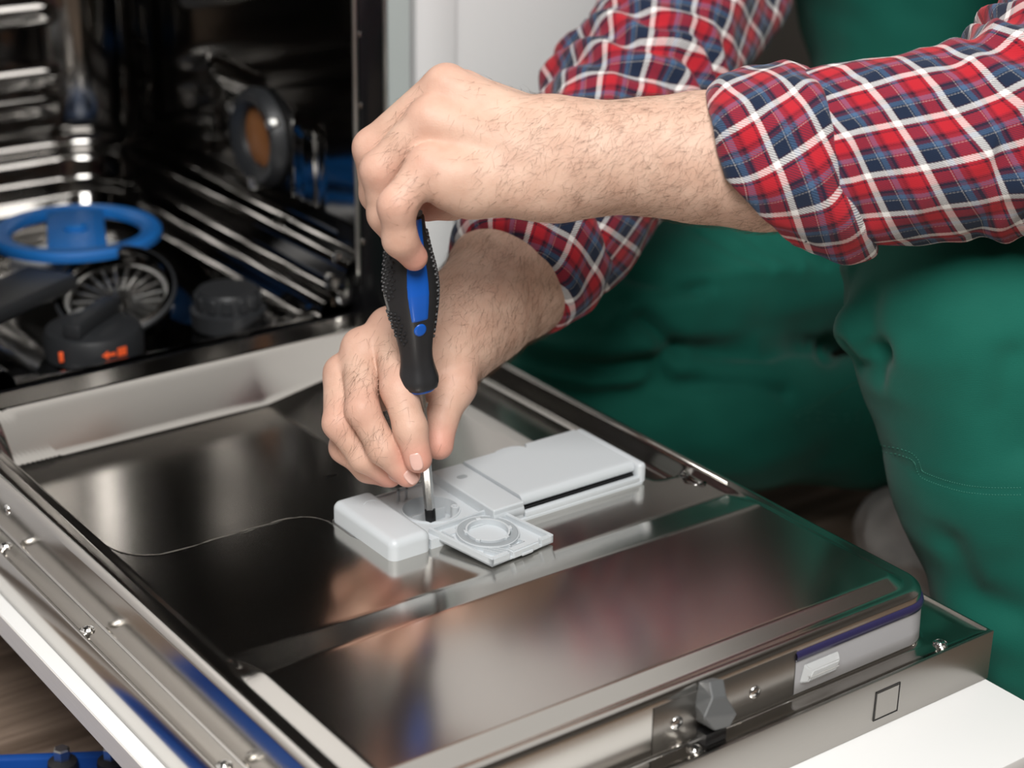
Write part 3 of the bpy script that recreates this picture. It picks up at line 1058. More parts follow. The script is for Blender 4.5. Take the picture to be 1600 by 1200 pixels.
prof = [(0.165, 0.625), (0.10, 0.625), (0.02, 0.625), (0.006, 0.622), (0.0, 0.612)]
for z in np.linspace(0.60, 0.095, 120):
    prof.append((0.0, z))
prof += [(-0.001, 0.092), (-0.003, 0.088), (-0.0035, 0.083), (-0.002, 0.078), (0.002, 0.074), (0.008, 0.072), (0.012, 0.069), (0.014, 0.063), (0.0145, 0.052), (0.017, 0.046),
         (0.022, 0.044), (0.030, 0.0435), (0.034, 0.042), (0.037, 0.037), (0.039, 0.030), (0.042, 0.026), (0.048, 0.0245), (0.058, 0.024)]
for q in np.linspace(0.066, 0.1645, 16):
    prof.append((q, 0.024 - 0.016 * min(1, ((q - 0.058) / 0.05)) ** 1.2))
V = []
for ins, z in prof:
    L = u_path(max(ins, -0.004))
    zz = np.full(len(L), z)
    x, y = L[:, 0].copy(), L[:, 1].copy()
    if z > 0.096:
        # embossed bands on the back wall and a raised frame on the right wall
        onback = (y > TY1 - ins - 0.002) & (x > TX0 + 0.06) & (x < TX1 - 0.065)
        bands = sum(0.0042 * math.exp(-((z - c0) / 0.0055) ** 2) for c0 in (0.118, 0.146, 0.205, 0.262, 0.33, 0.40))
        edge = np.clip((TX1 - 0.062 - x) / 0.012, 0, 1) * np.clip((x - TX0 - 0.06) / 0.012, 0, 1)
        y = y - onback * bands * edge
        onright = (x > TX1 - ins - 0.001)
        fr = np.maximum(np.abs(y - 0.800) - 0.030, np.abs(z - 0.140) - 0.028)
        x = x - onright * 0.0035 * np.clip(1 - np.abs(fr - 0.010) / 0.010, 0, 1)
        fr2 = np.maximum(np.abs(y - 0.682) - 0.012, np.abs(z - 0.125) - 0.030)
        x = x - onright * 0.0030 * np.clip(1 - np.abs(fr2 - 0.007) / 0.007, 0, 1)
    if z < 0.05:
        lip = np.clip((0.632 - y) / 0.026, 0, 1)
        lip = lip * lip * (3 - 2 * lip)
        zz = zz * (1 - lip) + np.maximum(zz, 0.031) * lip
    V.append(np.column_stack([x, y, zz]))
nl = len(V[0])
V = np.vstack(V)
i = np.arange(nl - 1)
F = np.vstack([np.column_stack([a * nl + i, (a + 1) * nl + i, (a + 1) * nl + i + 1, a * nl + i + 1]) for a in range(len(prof) - 1)])
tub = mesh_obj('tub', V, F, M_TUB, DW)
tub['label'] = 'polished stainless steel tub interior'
# body shell round the tub
box('body_side', 0.4035, 0.4070, 0.603, 1.10, -0.10, 0.635, M_ZINC, DW)
box('body_side', 0.0, 0.0035, 0.603, 1.10, -0.10, 0.635, M_ZINC, DW)
box('body_top', 0.0035, 0.4035, 0.603, 1.10, 0.632, 0.635, M_ZINC, DW)
box('body_back', 0.0035, 0.4035, 1.097, 1.10, -0.10, 0.632, M_ZINC, DW)
box('body_base', 0.0035, 0.4035, 0.615, 1.097, -0.10, -0.02, M_DKPL, DW)
fs = box('side_strip', 0.4090, 0.4285, 0.604, 1.10, -0.10, 0.635, M_CABG, DW)
fs['label'] = 'grey green strip along the side of the appliance'
# black gasket frame with bright trims
g = bmesh.new()
box_bm(g, 0.3805, 0.4030, 0.601, 0.640, 0.02, 0.632, 0.002, 2)
box_bm(g, 0.0040, 0.0495, 0.601, 0.640, 0.02, 0.632, 0.002, 2)
box_bm(g, 0.0495, 0.3805, 0.601, 0.640, 0.628, 0.632, 0.001, 2)
bm_obj('door_gasket', g, M_GASKET, DW, smooth=True, auto=40)
bm = bmesh.new()
tube_bm(bm, [(0.3765, 0.6020, 0.052), (0.3765, 0.6005, 0.064), (0.3765, 0.6005, 0.30), (0.3765, 0.6005, 0.625)], 0.0022, 10)
bm_obj('tub_trim', bm, M_ZINC, DW, smooth=True)
bm = bmesh.new()
tube_bm(bm, [(0.4045, 0.6015, 0.02), (0.4045, 0.6015, 0.625)], 0.0008, 8)
bm_obj('edge_trim', bm, M_ZINC, DW, smooth=True)
clip_me = None
for q in range(9):
    z = 0.085 + q * 0.055
    if clip_me is None:
        o = box('gasket_clip', 0.3795, 0.3812, 0.599, 0.6012, z, z + 0.004, M_CHROME, DW, 0.0004, 1)
        clip_me, z_first = o.data, z
    else:
        o = link(bpy.data.objects.new('gasket_clip', clip_me))
        o.parent = DW
        o.location = (-DW.location.x, -DW.location.y, z - z_first - DW.location.z)
# black sill between tub and door
bm = bmesh.new()
box_bm(bm, 0.004, 0.403, 0.578, 0.6035, 0.0, 0.0295, 0.004, 3)
bm_obj('tub_sill', bm, M_GASKET, DW, smooth=True, auto=40)
# vent on the right wall
Mv = Matrix(((0, 0, -1, 0.3795), (1, 0, 0, 0.757), (0, 1, 0, 0.138), (0, 0, 0, 1)))
v1 = lathe('water_inlet', [(0.025, 0), (0.026, 0.006), (0.032, 0.011), (0.038, 0.011), (0.042, 0.006), (0.043, 0)], M_DKPL, DW, Mv, n=48, cap=False)
v1['label'] = 'dark round water inlet ring on the right tub wall'
lathe('inlet_core', [(0.0, 0.004), (0.014, 0.004), (0.0255, 0.002), (0.0255, 0)], M_BRONZE, v1, Mv, n=40, cap=False)
for deg in (30, 150, 270):
    MM = Mv @ Matrix.Rotation(math.radians(deg), 4, 'Z')
    box('inlet_tab', 0.034, 0.044, -0.004, 0.004, 0.004, 0.013, M_ZINC, v1, 0.001, 2, MM)
# chrome roller post at the front right of the tub
Mp = Matrix.Translation((0.3715, 0.622, 0.0))
cp = lathe('rail_post', [(0.0115, 0.032), (0.0118, 0.036), (0.0118, 0.052), (0.0108, 0.055), (0.0048, 0.056), (0.0046, 0.070), (0.0036, 0.073), (0, 0.0735)], M_CHROME, DW, Mp, n=32, cap=True)
cp['label'] = 'chrome post at the front corner of the tub'
# lower spray arm: blue wheel on a dark arm
Rc = Vector((0.236, 0.826, 0.060))
Rr = 0.0715
bm = bmesh.new()
n = 96
prof_r = [(Rr, -0.004), (Rr, 0.001), (Rr - 0.003, 0.004), (Rr - 0.013, 0.004), (Rr - 0.017, 0.001), (Rr - 0.017, -0.004)]
rings = [[bm.verts.new((r * math.cos(2 * math.pi * q / n), r * math.sin(2 * math.pi * q / n), z)) for q in range(n)] for r, z in prof_r]
for a in range(len(rings)):
    c = (a + 1) % len(rings)
    for q in range(n):
        w = (q + 1) % n
        bm.faces.new((rings[a][q], rings[a][w], rings[c][w], rings[c][q]))
bmesh.ops.transform(bm, matrix=Matrix.Translation(Rc), verts=bm.verts)
ring = bm_obj('filter_wheel', bm, M_BLUER, DW, smooth=True, auto=40)
ring['label'] = 'blue plastic wheel with a cross bar on the tub floor'
ang = math.radians(67.5)
MB = Matrix.Translation(Rc) @ Matrix.Rotation(ang, 4, 'Z')
box('wheel_bar', -Rr + 0.008, Rr - 0.008, -0.024, 0.024, -0.004, 0.0032, M_BLUER, ring, 0.002, 2, MB)
lathe('wheel_hub', [(0.0105, 0.003), (0.0105, 0.0055), (0.008, 0.0072), (0, 0.0072)], M_BLUER, ring, Matrix.Translation(Rc), n=32, cap=False)
lathe('painted_glare_plate', [(0.008, 0.0545), (0.054, 0.036), (0.057, 0.034), (0.052, 0.026)], M_WHITE, ring, Matrix.Translation((Rc.x, Rc.y, 0)), n=64, cap=False)  # white colour put in as the bright glare on steel below the wheel
MA = Matrix.Translation((0.150, 0.745, 0.046)) @ Matrix.Rotation(math.radians(28), 4, 'Z')
sa = box('spray_arm', -0.105, 0.045, -0.026, 0.026, -0.007, 0.007, M_DKPL, DW, 0.005, 3, MA)
sa['label'] = 'dark grey spray arm above the tub floor'
# filter cylinder with ribs
fc = Vector((0.232, 0.735, 0))
MFi = Matrix.Translation((0.226, 0.728, 0.030)) @ Matrix.Rotation(math.radians(28), 4, Vector((0.807, -0.590, 0))) @ Matrix.Translation((0, 0, -0.034))
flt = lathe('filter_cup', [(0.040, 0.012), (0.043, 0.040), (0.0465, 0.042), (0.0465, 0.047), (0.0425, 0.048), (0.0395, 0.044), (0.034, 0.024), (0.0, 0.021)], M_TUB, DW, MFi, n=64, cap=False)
bm = bmesh.new()
for q in range(22):
    MM = MFi @ Matrix.Rotation(2 * math.pi * q / 22, 4, 'Z')
    box_bm(bm, 0.012, 0.037, -0.0010, 0.0010, 0.022, 0.034, 0.0004, 1, MM)
bm_obj('filter_rib', bm, M_ZINC, flt)
lathe('filter_rim', [(0.0465, 0.043), (0.0490, 0.044), (0.0490, 0.0475), (0.0465, 0.0485)], M_DKPL, flt, MFi, n=64, cap=False)
# filter knob with orange mark
kc = Vector((0.178, 0.668, 0))
kn = lathe('filter_knob', [(0.038, 0.015), (0.0385, 0.030), (0.036, 0.036), (0.028, 0.039), (0, 0.040)], M_DKPL, DW, Matrix.Translation(kc), n=48, cap=False)
MK = Matrix.Translation(kc + Vector((0, 0, 0.04))) @ Matrix.Rotation(math.radians(38), 4, 'Z')
box('knob_grip', -0.034, 0.034, -0.008, 0.008, -0.003, 0.010, M_DKPL, kn, 0.003, 2, MK)
kd = Vector((-0.34, -0.94, 0)).normalized()
ks = Vector((0.94, -0.34, 0)).normalized()


def knob_mark(poly, z0, off=0.0387):
    vs = []
    for (u, v) in poly:
        a = u / off
        dirv = kd * math.cos(a) + ks * math.sin(a)
        p = kc + dirv * off
        vs.append((p.x, p.y, z0 + v))
    return vs


sh = 0.0120
V, F = [], []
for poly in ([(-0.009 + sh, 0.0), (-0.004 + sh, 0.0035), (-0.004 + sh, 0.0014), (0.002 + sh, 0.0014), (0.002 + sh, -0.0014), (-0.004 + sh, -0.0014), (-0.004 + sh, -0.0035)],
             [(0.0035 + sh, -0.003), (0.0035 + sh, 0.004), (0.0115 + sh, 0.004), (0.0115 + sh, -0.003)]):
    b0 = len(V)
    V += knob_mark(poly, 0.0262)
    F.append(tuple(range(b0, len(V))))
mk = mesh_obj('arrow_mark', V, F, M_ORANGE, kn, smooth=False)
mk['label'] = 'orange arrow and square mark'
box('orange_tab', 0.1400, 0.1432, 0.6445, 0.6470, 0.022, 0.030, M_ORANGE, kn, 0.0005)
# salt container cap
cc = Vector((0.300, 0.678, 0))
sc_ = lathe('salt_cap', [(0.030, 0.010), (0.031, 0.024), (0.0255, 0.026), (0.0255, 0.038), (0.0240, 0.0405), (0, 0.0412)], M_DKPL, DW, Matrix.Translation(cc), n=48, cap=False)
bm = bmesh.new()
for q in range(12):
    MM = Matrix.Translation(cc) @ Matrix.Rotation(2 * math.pi * q / 12, 4, 'Z')
    box_bm(bm, 0.0245, 0.0272, -0.0042, 0.0042, 0.027, 0.038, 0.0006, 1, MM)
bm_obj('cap_grip', bm, M_DKPL, sc_, smooth=True, auto=40)

# ------------------------------------------------------------------ screwdriver
s_tip = Vector((0.2190, 0.2612, 0.0226))
s_top = Vector((0.2074, 0.2718, 0.2200))
ax = (s_top - s_tip).normalized()
sdir = Vector((-0.55, -0.80, 0.0))
sx_ = (sdir - ax * sdir.dot(ax)).normalized()     # towards the viewer
sy_ = ax.cross(sx_).normalized()
MS = mat_axes(sx_, sy_, ax, s_tip)
SD = empty('screwdriver', s_tip, 'black and blue handled screwdriver standing in the detergent dispenser', 'screwdriver')


def hz(z):
    return (z - s_tip.z) / ax.z


# shaft: hexagonal steel bar
bm = bmesh.new()
bmesh.ops.create_cone(bm, cap_ends=True, segments=6, radius1=0.0033, radius2=0.0033, depth=hz(0.118) - 0.0115, matrix=Matrix.Translation((0, 0, (hz(0.118) + 0.0115) / 2)))
bmesh.ops.transform(bm, matrix=MS, verts=bm.verts)
bm_obj('shaft', bm, M_SHAFT, SD)
lathe('driver_tip', [(0.0026, 0.0), (0.0031, 0.003), (0.00335, 0.006), (0.00335, 0.0122), (0.0031, 0.0126)], M_TIPB, SD, MS, n=20, cap=True)
lathe('blue_collar', [(0.0034, hz(0.1150)), (0.0094, hz(0.1148)), (0.0104, hz(0.1160)), (0.0104, hz(0.1175))], M_BLUEH, SD, MS, n=40, cap=False)
HP = [(0.0098, 0.1160), (0.0118, 0.1172), (0.0128, 0.1195), (0.0126, 0.1220), (0.0115, 0.1260), (0.0103, 0.1310), (0.0099, 0.1350), (0.0101, 0.1400), (0.0108, 0.1450),
      (0.0119, 0.1510), (0.0134, 0.1580), (0.0150, 0.1660), (0.0162, 0.1730), (0.0168, 0.1790), (0.0166, 0.1850), (0.0157, 0.1920), (0.0144, 0.1990), (0.0131, 0.2070),
      (0.0123, 0.2140), (0.0120, 0.2190), (0.0117, 0.2230), (0.0105, 0.2250), (0.0, 0.2254)]


def hrad(h):
    return float(np.interp(h, [hz(z) for _, z in HP], [r for r, _ in HP]))


bm = bmesh.new()
n = 48
hs = np.linspace(hz(0.1160), hz(0.2254), 90)
HPs = np.array([hrad(h) for h in hs])
ker = np.array([1, 2, 3, 2, 1]) / 9
HPs[2:-2] = np.convolve(HPs, ker, 'valid')
rings = []
for h, r in zip(hs, HPs):
    rings.append([bm.verts.new(((r * (1 + 0.03 * math.cos(6 * a)) * math.cos(a)), (r * (1 + 0.03 * math.cos(6 * a)) * math.sin(a)), h)) for a in (2 * math.pi * q / n for q in range(n))])
for a, c in zip(rings[:-1], rings[1:]):
    for q in range(n):
        bm.faces.new((a[q], a[(q + 1) % n], c[(q + 1) % n], c[q]))
bm.faces.new(rings[0][::-1])
bm.faces.new(rings[-1])
bmesh.ops.transform(bm, matrix=MS, verts=bm.verts)
HANDLE = bm_obj('handle', bm, M_GRIP, SD, smooth=True, auto=50)


def hsurf(a, h, off=0.0):
    r = hrad(h) * (1 + 0.03 * math.cos(6 * a)) + off
    return MS @ Vector((r * math.cos(a), r * math.sin(a), h))


def handle_patch(name, outline_fn, h0, h1, off, mat, parent, n=40, m=8):
    """outline_fn(t) -> (a_left, a_right) for t in 0..1 from h0 to h1; a closed slightly raised patch"""
    V, F = [], []
    for q in range(n + 1):
        t = q / n
        h = h0 + (h1 - h0) * t
        al, ar = outline_fn(t)
        for k in range(m + 1):
            a = al + (ar - al) * k / m
            e = 0.0 if (k in (0, m) or q in (0, n)) else off
            V.append(hsurf(a, h, e if e else -0.0004))
    for q in range(n):
        for k in range(m):
            a = q * (m + 1) + k
            F.append((a, a + 1, a + m + 2, a + m + 1))
    return mesh_obj(name, V, F, mat, parent)


# angles: 0 faces the viewer, positive turns to the viewer's right
def strip_outline(t):
    c = 0.34 + 0.30 * t - 0.12 * math.sin(math.pi * t)
    w = 0.40 + 0.06 * math.sin(math.pi * t)
    return c - w, c + w


bs = handle_patch('blue_inlay', strip_outline, hz(0.1620), hz(0.2225), 0.0005, M_BLUEH, HANDLE, n=60)
hd, rd = hz(0.1565), 0.0043
V, F = [], []
for k in range(25):
    for q in range(6):
        rr = rd * q / 5
        a = 2 * math.pi * k / 24
        h = hd + rr * math.sin(a)
        V.append(hsurf(0.34 + rr * math.cos(a) / hrad(h), h, 0.0007 if q < 5 else -0.0003))
for k in range(24):
    for q in range(5):
        a = k * 6 + q
        F.append((a, a + 1, a + 7, a + 6))
mesh_obj('blue_dot', V, F, M_BLUEH, HANDLE)


def nubs(name, spots, r, hgt, parent):
    V, F = [], []
    for (a, h) in spots:
        b0 = len(V)
        for k in range(6):
            th = math.pi / 3 * k
            V.append(hsurf(a + r * math.cos(th) / hrad(h), h + r * math.sin(th), -0.0002))
        for k in range(6):
            th = math.pi / 3 * k
            V.append(hsurf(a + 0.6 * r * math.cos(th) / hrad(h), h + 0.6 * r * math.sin(th), hgt))
        for k in range(6):
            w = (k + 1) % 6
            F.append((b0 + k, b0 + w, b0 + 6 + w, b0 + 6 + k))
        F.append(tuple(b0 + 6 + k for k in range(6)))
    o = mesh_obj(name, V, F, M_GRIP, parent, smooth=False)
    o['kind'] = 'stuff'
    return o


def pad(a0, a1, h0, h1, lean, step=0.0029):
    out = []
    nr = int((h1 - h0) / (step * 0.87))
    for q in range(nr):
        h = h0 + q * step * 0.87
        t = (h - h0) / (h1 - h0)
        w = math.sqrt(max(0, 1 - (2 * t - 1) ** 4))
        c = (a0 + a1) / 2 + lean * (t - 0.5)
        hw = (a1 - a0) / 2 * w
        nn = max(1, int(2 * hw * hrad(h) / step))
        for k in range(nn):
            out.append((c - hw + 2 * hw * (k + 0.5 * (q % 2) + 0.25) / nn, h))
    return out


nubs('grip_texture', pad(-1.35, -0.55, hz(0.1760), hz(0.2120), -0.15), 0.0012, 0.0009, HANDLE)
nubs('grip_texture', pad(-1.25, -0.42, hz(0.1470), hz(0.1720), -0.40), 0.0012, 0.0009, HANDLE)
nubs('grip_texture', pad(1.15, 1.95, hz(0.1480), hz(0.2180), 0.0), 0.0012, 0.0011, HANDLE)

# ------------------------------------------------------------------ implicit surfaces for the body and trousers


def smin(a, b, k):
    h = np.clip(0.5 + 0.5 * (b - a) / k, 0, 1)
    return b * (1 - h) + a * h - k * h * (1 - h)


def cap(P, a, b):
    pa = P - np.asarray(a[:3])
    ba = np.asarray(b[:3]) - np.asarray(a[:3])
    t = np.clip(pa @ ba / max(ba @ ba, 1e-12), 0, 1)
    return np.linalg.norm(pa - t[:, None] * ba, axis=1) - (a[3] + (b[3] - a[3]) * t)


def chain_sdf(P, pts, k):
    d = None
    for a, b in zip(pts[:-1], pts[1:]):
        c = cap(P, a, b)
        d = c if d is None else smin(d, c, k)
    return d


def isosurface(f, lo, hi, h, smooth_it=2):
    """surface nets over a block-culled grid"""
    lo, hi = np.asarray(lo, float), np.asarray(hi, float)
    B = 8
    nb = np.ceil((hi - lo) / (h * B)).astype(int)
    dims = nb * B + 1
    G = np.full(dims, 1.0, np.float32)
    bi = np.stack(np.meshgrid(*[np.arange(k) for k in nb], indexing='ij'), -1).reshape(-1, 3)
    cen = lo + (bi + 0.5) * B * h
    dc = np.concatenate([f(c) for c in np.array_split(cen, max(1, len(cen) // 100000 + 1))])
    rad = B * h * 0.87 * 1.25
    # far inside blocks are filled negative
    for (x, y, z) in bi[dc < -rad]:
        G[x * B:(x + 1) * B + 1, y * B:(y + 1) * B + 1, z * B:(z + 1) * B + 1] = -1.0
    act = bi[np.abs(dc) <= rad]
    o = np.stack(np.meshgrid(*[np.arange(B + 1)] * 3, indexing='ij'), -1).reshape(-1, 3)
    for ch in np.array_split(act, max(1, len(act) // 400 + 1)):
        if len(ch) == 0:
            continue
        idx = (ch[:, None, :] * B + o[None]).reshape(-1, 3)
        G[idx[:, 0], idx[:, 1], idx[:, 2]] = f(lo + idx * h)
    S = G < 0
    c = [(i, j, k) for i in (0, 1) for j in (0, 1) for k in (0, 1)]
    nx, ny, nz = [d - 1 for d in dims]
    cnt = sum(S[i:i + nx, j:j + ny, k:k + nz].astype(np.int8) for i, j, k in c)
    cell = np.argwhere((cnt > 0) & (cnt < 8))
    vid = np.full((nx, ny, nz), -1, np.int32)
    vid[cell[:, 0], cell[:, 1], cell[:, 2]] = np.arange(len(cell))
    val = np.stack([G[cell[:, 0] + i, cell[:, 1] + j, cell[:, 2] + k] for i, j, k in c], 1)
    acc = np.zeros((len(cell), 3))
    num = np.zeros(len(cell))
    ca = np.array(c, float)
    for a in range(8):
        for b in range(a + 1, 8):
            if np.abs(ca[a] - ca[b]).sum() != 1:
                continue
            m = (val[:, a] < 0) != (val[:, b] < 0)
            t = val[:, a] / np.where(m, val[:, a] - val[:, b], 1)
            p = ca[a] + t[:, None] * (ca[b] - ca[a])
            acc[m] += p[m]
            num[m] += 1
    V = lo + (cell + acc / num[:, None]) * h
    Q = []
    for ax_ in range(3):
        s = [slice(None)] * 3
        e = [slice(None)] * 3
        s[ax_], e[ax_] = slice(0, -1), slice(1, None)
        A, Bm = S[tuple(s)], S[tuple(e)]
        E = np.argwhere(A != Bm)
        u, v = [(1, 2), (2, 0), (0, 1)][ax_]
        ok = (E[:, u] > 0) & (E[:, v] > 0) & (E[:, u] < dims[u] - 1) & (E[:, v] < dims[v] - 1)
        E = E[ok]
        fl = A[E[:, 0], E[:, 1], E[:, 2]]
        du, dv = np.eye(3, dtype=int)[u], np.eye(3, dtype=int)[v]
        q = [vid[tuple((E - a * du - b * dv).T)] for a, b in ((0, 0), (1, 0), (1, 1), (0, 1))]
        q = np.stack(q, 1)
        q[~fl] = q[~fl][:, ::-1]
        Q.append(q)
    Q = np.vstack(Q)
    Q = Q[(Q >= 0).all(1)]
    for _ in range(smooth_it):
        s = np.zeros_like(V)
        w = np.zeros(len(V))
        for a, b in ((0, 1), (1, 2), (2, 3), (3, 0)):
            np.add.at(s, Q[:, a], V[Q[:, b]])
            np.add.at(s, Q[:, b], V[Q[:, a]])
            np.add.at(w, Q[:, a], 1)
            np.add.at(w, Q[:, b], 1)
        V = 0.5 * V + 0.5 * s / w[:, None]
    return V, Q


def bounds(lists, pad_):
    A = np.array([p[:3] for l in lists for p in l])
    r = max(p[3] for l in lists for p in l)
    return A.min(0) - r - pad_, A.max(0) + r + pad_


PERSON = empty('person', (0.85, 0.40, FLOOR_Z), 'kneeling man in a red plaid shirt and green overalls turning a screwdriver', 'person')

# ---- left arm (upper hand in the picture)
LA = dict(  # joints set from image pixels with assumed depths; sleeves and legs below too
    fore=[(0.5034, 0.0898, 0.2720, 0.046), (0.4295, 0.1251, 0.2602, 0.043), (0.3791, 0.1574, 0.2582, 0.0395), (0.3468, 0.1766, 0.2593, 0.0355), (0.3169, 0.1926, 0.2605, 0.031), (0.2941, 0.2052, 0.2598, 0.0275)],
    wrist=[(0.2941, 0.2052, 0.2598, 0.0275), (0.2868, 0.2140, 0.2664, 0.0235), (0.2767, 0.2253, 0.2739, 0.021)],
    wristb=[(0.2843, 0.2101, 0.2499, 0.0215), (0.2680, 0.2188, 0.2485, 0.02)],
    mcp=[(0.2746, 0.2122, 0.2452, 0.017), (0.2080, 0.2489, 0.2573, 0.0125)],
    mcr=[(0.2752, 0.2106, 0.2561, 0.02), (0.2198, 0.2638, 0.2797, 0.013)],
    mcm=[(0.2818, 0.2164, 0.2639, 0.02), (0.2360, 0.2702, 0.2945, 0.0135)],
    mci=[(0.2886, 0.2253, 0.2647, 0.02), (0.2569, 0.2842, 0.2864, 0.013)],
    palm=[(0.2823, 0.2318, 0.2527, 0.022), (0.2488, 0.2682, 0.2646, 0.02)],
    hyp=[(0.2712, 0.2167, 0.2439, 0.0165), (0.2298, 0.2376, 0.2431, 0.0135), (0.2172, 0.2418, 0.2463, 0.012)],
    pinky=[(0.2082,0.2491,0.2579,0.0116), (0.1874,0.2490,0.2381,0.0105), (0.1900,0.2500,0.2177,0.0095), (0.2001,0.2508,0.2050,0.0079)],
    ring=[(0.2198, 0.2651, 0.2801, 0.0124), (0.1945, 0.2772, 0.2508, 0.0112), (0.1982, 0.2780, 0.2237, 0.0101), (0.2077, 0.2765, 0.2057, 0.0084)],
    mid=[(0.2366, 0.2723, 0.2953, 0.0130), (0.2052, 0.3020, 0.2569, 0.0114), (0.2106, 0.3057, 0.2273, 0.0105), (0.2203, 0.3028, 0.2094, 0.0090)],
    idx=[(0.2569, 0.2842, 0.2864, 0.013), (0.2441, 0.3224, 0.2531, 0.0118), (0.2275, 0.3214, 0.2219, 0.0105), (0.2160, 0.3078, 0.2104, 0.0088)],
    thumb=[(0.2851, 0.2415, 0.2519, 0.017), (0.2635, 0.2690, 0.2350, 0.0145), (0.2472, 0.2821, 0.2237, 0.0115), (0.2344, 0.2884, 0.2202, 0.0092)],
)
# ---- right arm (lower hand in the picture)
RA = dict(
    fore=[(0.4821, 0.4051, 0.2126, 0.05), (0.4064, 0.3765, 0.1656, 0.046), (0.3439, 0.3504, 0.1371, 0.0415), (0.3021, 0.3319, 0.1248, 0.034), (0.2757, 0.3179, 0.1170, 0.0275)],
    wrist=[(0.2757, 0.3179, 0.1170, 0.0265), (0.2616, 0.3131, 0.1137, 0.0245)],
    mci=[(0.2603, 0.3112, 0.1159, 0.021), (0.2220, 0.3127, 0.1369, 0.0135)],
    mcm=[(0.2584, 0.3084, 0.1129, 0.021), (0.2047, 0.3136, 0.1268, 0.0132)],
    mcr=[(0.2576, 0.3071, 0.1091, 0.02), (0.1928, 0.3172, 0.1112, 0.0125)],
    mcp=[(0.2577, 0.3074, 0.1046, 0.018), (0.1991, 0.3190, 0.0924, 0.0115)],
    web=[(0.2566, 0.3057, 0.1076, 0.018), (0.2374, 0.3059, 0.1118, 0.014)],
    idx=[(0.2226, 0.3127, 0.1376, 0.0124), (0.2038, 0.2737, 0.1145, 0.0108), (0.2011, 0.2570, 0.0949, 0.0098), (0.2019, 0.2500, 0.0775, 0.0085)],
    mid=[(0.2037, 0.3169, 0.1271, 0.0119), (0.1828, 0.2822, 0.1028, 0.0099), (0.1888, 0.2676, 0.0807, 0.0093), (0.2009, 0.2604, 0.0638, 0.0082)],
    ring=[(0.1925, 0.3211, 0.1112, 0.0115), (0.1740, 0.2953, 0.0912, 0.0093), (0.1841, 0.2829, 0.0712, 0.0091), (0.1983, 0.2761, 0.0576, 0.0078)],
    pinky=[(0.2006, 0.3221, 0.0910, 0.0105), (0.1834, 0.3040, 0.0695, 0.0092), (0.1935, 0.2939, 0.0565, 0.0083), (0.2043, 0.2894, 0.0501, 0.0072)],
    thumb=[(0.2649, 0.3107, 0.1138, 0.018), (0.2533, 0.2880, 0.1000, 0.0142), (0.2390, 0.2796, 0.0838, 0.0098), (0.2322, 0.2723, 0.0704, 0.0090)],
)
FINGERS = ('pinky', 'ring', 'mid', 'idx', 'thumb')


def arm_sdf(A):
    def f(P):
        P = np.asarray(P, float)
        d = None
        for k, pts in A.items():
            if k in FINGERS:
                continue
            c = chain_sdf(P, pts, 0.012)
            d = c if d is None else smin(d, c, 0.014 if k in ('wrist', 'wristb', 'palm', 'hyp', 'web') else 0.0085)
        fd = None
        for k in FINGERS:
            pts = A[k]
            c = chain_sdf(P, pts, 0.0045)
            fd = c if fd is None else smin(fd, c, 0.0006)
        return smin(d, fd, 0.0045)
    return f


body_V, body_Q, blush, n0 = [], [], [], 0
for A in (LA, RA):
    lo, hi = bounds(A.values(), 0.006)
    V, Q = isosurface(arm_sdf(A), lo, hi, 0.0010, 1)
    bl = np.zeros(len(V))
    for k in FINGERS:
        for q, (amt, sig) in enumerate(((0.35, 0.011), (0.42, 0.010), (0.30, 0.008), (0.85, 0.011))):
            p = np.asarray(A[k][q][:3])
            bl = np.maximum(bl, amt * np.exp(-((V - p) ** 2).sum(1) / (2 * sig ** 2)))
    body_V.append(V)
    body_Q.append(Q + n0)
    blush.append(bl)
    n0 += len(V)


# hidden shoulders and chest that carry the arms
TORSO = [(0.938, 0.4663, 0.1682, 0.07), (0.938, 0.5116, 0.2710, 0.07), (0.94, 0.5437, 0.40, 0.08)]
LUP = [(0.5034, 0.0898, 0.2720, 0.046), (0.54, 0.082, 0.2770, 0.046), (0.63, 0.120, 0.3100, 0.048), (0.78, 0.30, 0.44, 0.055), (0.90, 0.50, 0.46, 0.06)]
RUP = [(0.4821, 0.4051, 0.2126, 0.050), (0.62, 0.482, 0.292, 0.052), (0.78, 0.545, 0.45, 0.055), (0.90, 0.55, 0.46, 0.06)]


def torso_sdf(P):
    return smin(smin(chain_sdf(P, TORSO, 0.03), chain_sdf(P, LUP, 0.02), 0.03), chain_sdf(P, RUP, 0.02), 0.03)


lo, hi = bounds((TORSO, LUP, RUP), 0.02)
V, Q = isosurface(torso_sdf, lo, hi, 0.009, 1)
body_V.append(V)
body_Q.append(Q + n0)
blush.append(np.zeros(len(V)))
BODY = mesh_obj('body', np.vstack(body_V), np.vstack(body_Q), M_SKIN, PERSON)
at = BODY.data.attributes.new('blush', 'FLOAT', 'POINT')
at.data.foreach_set('value', np.concatenate(blush).astype(np.float32))

# fingernails
cam_p = np.array(cam.location)


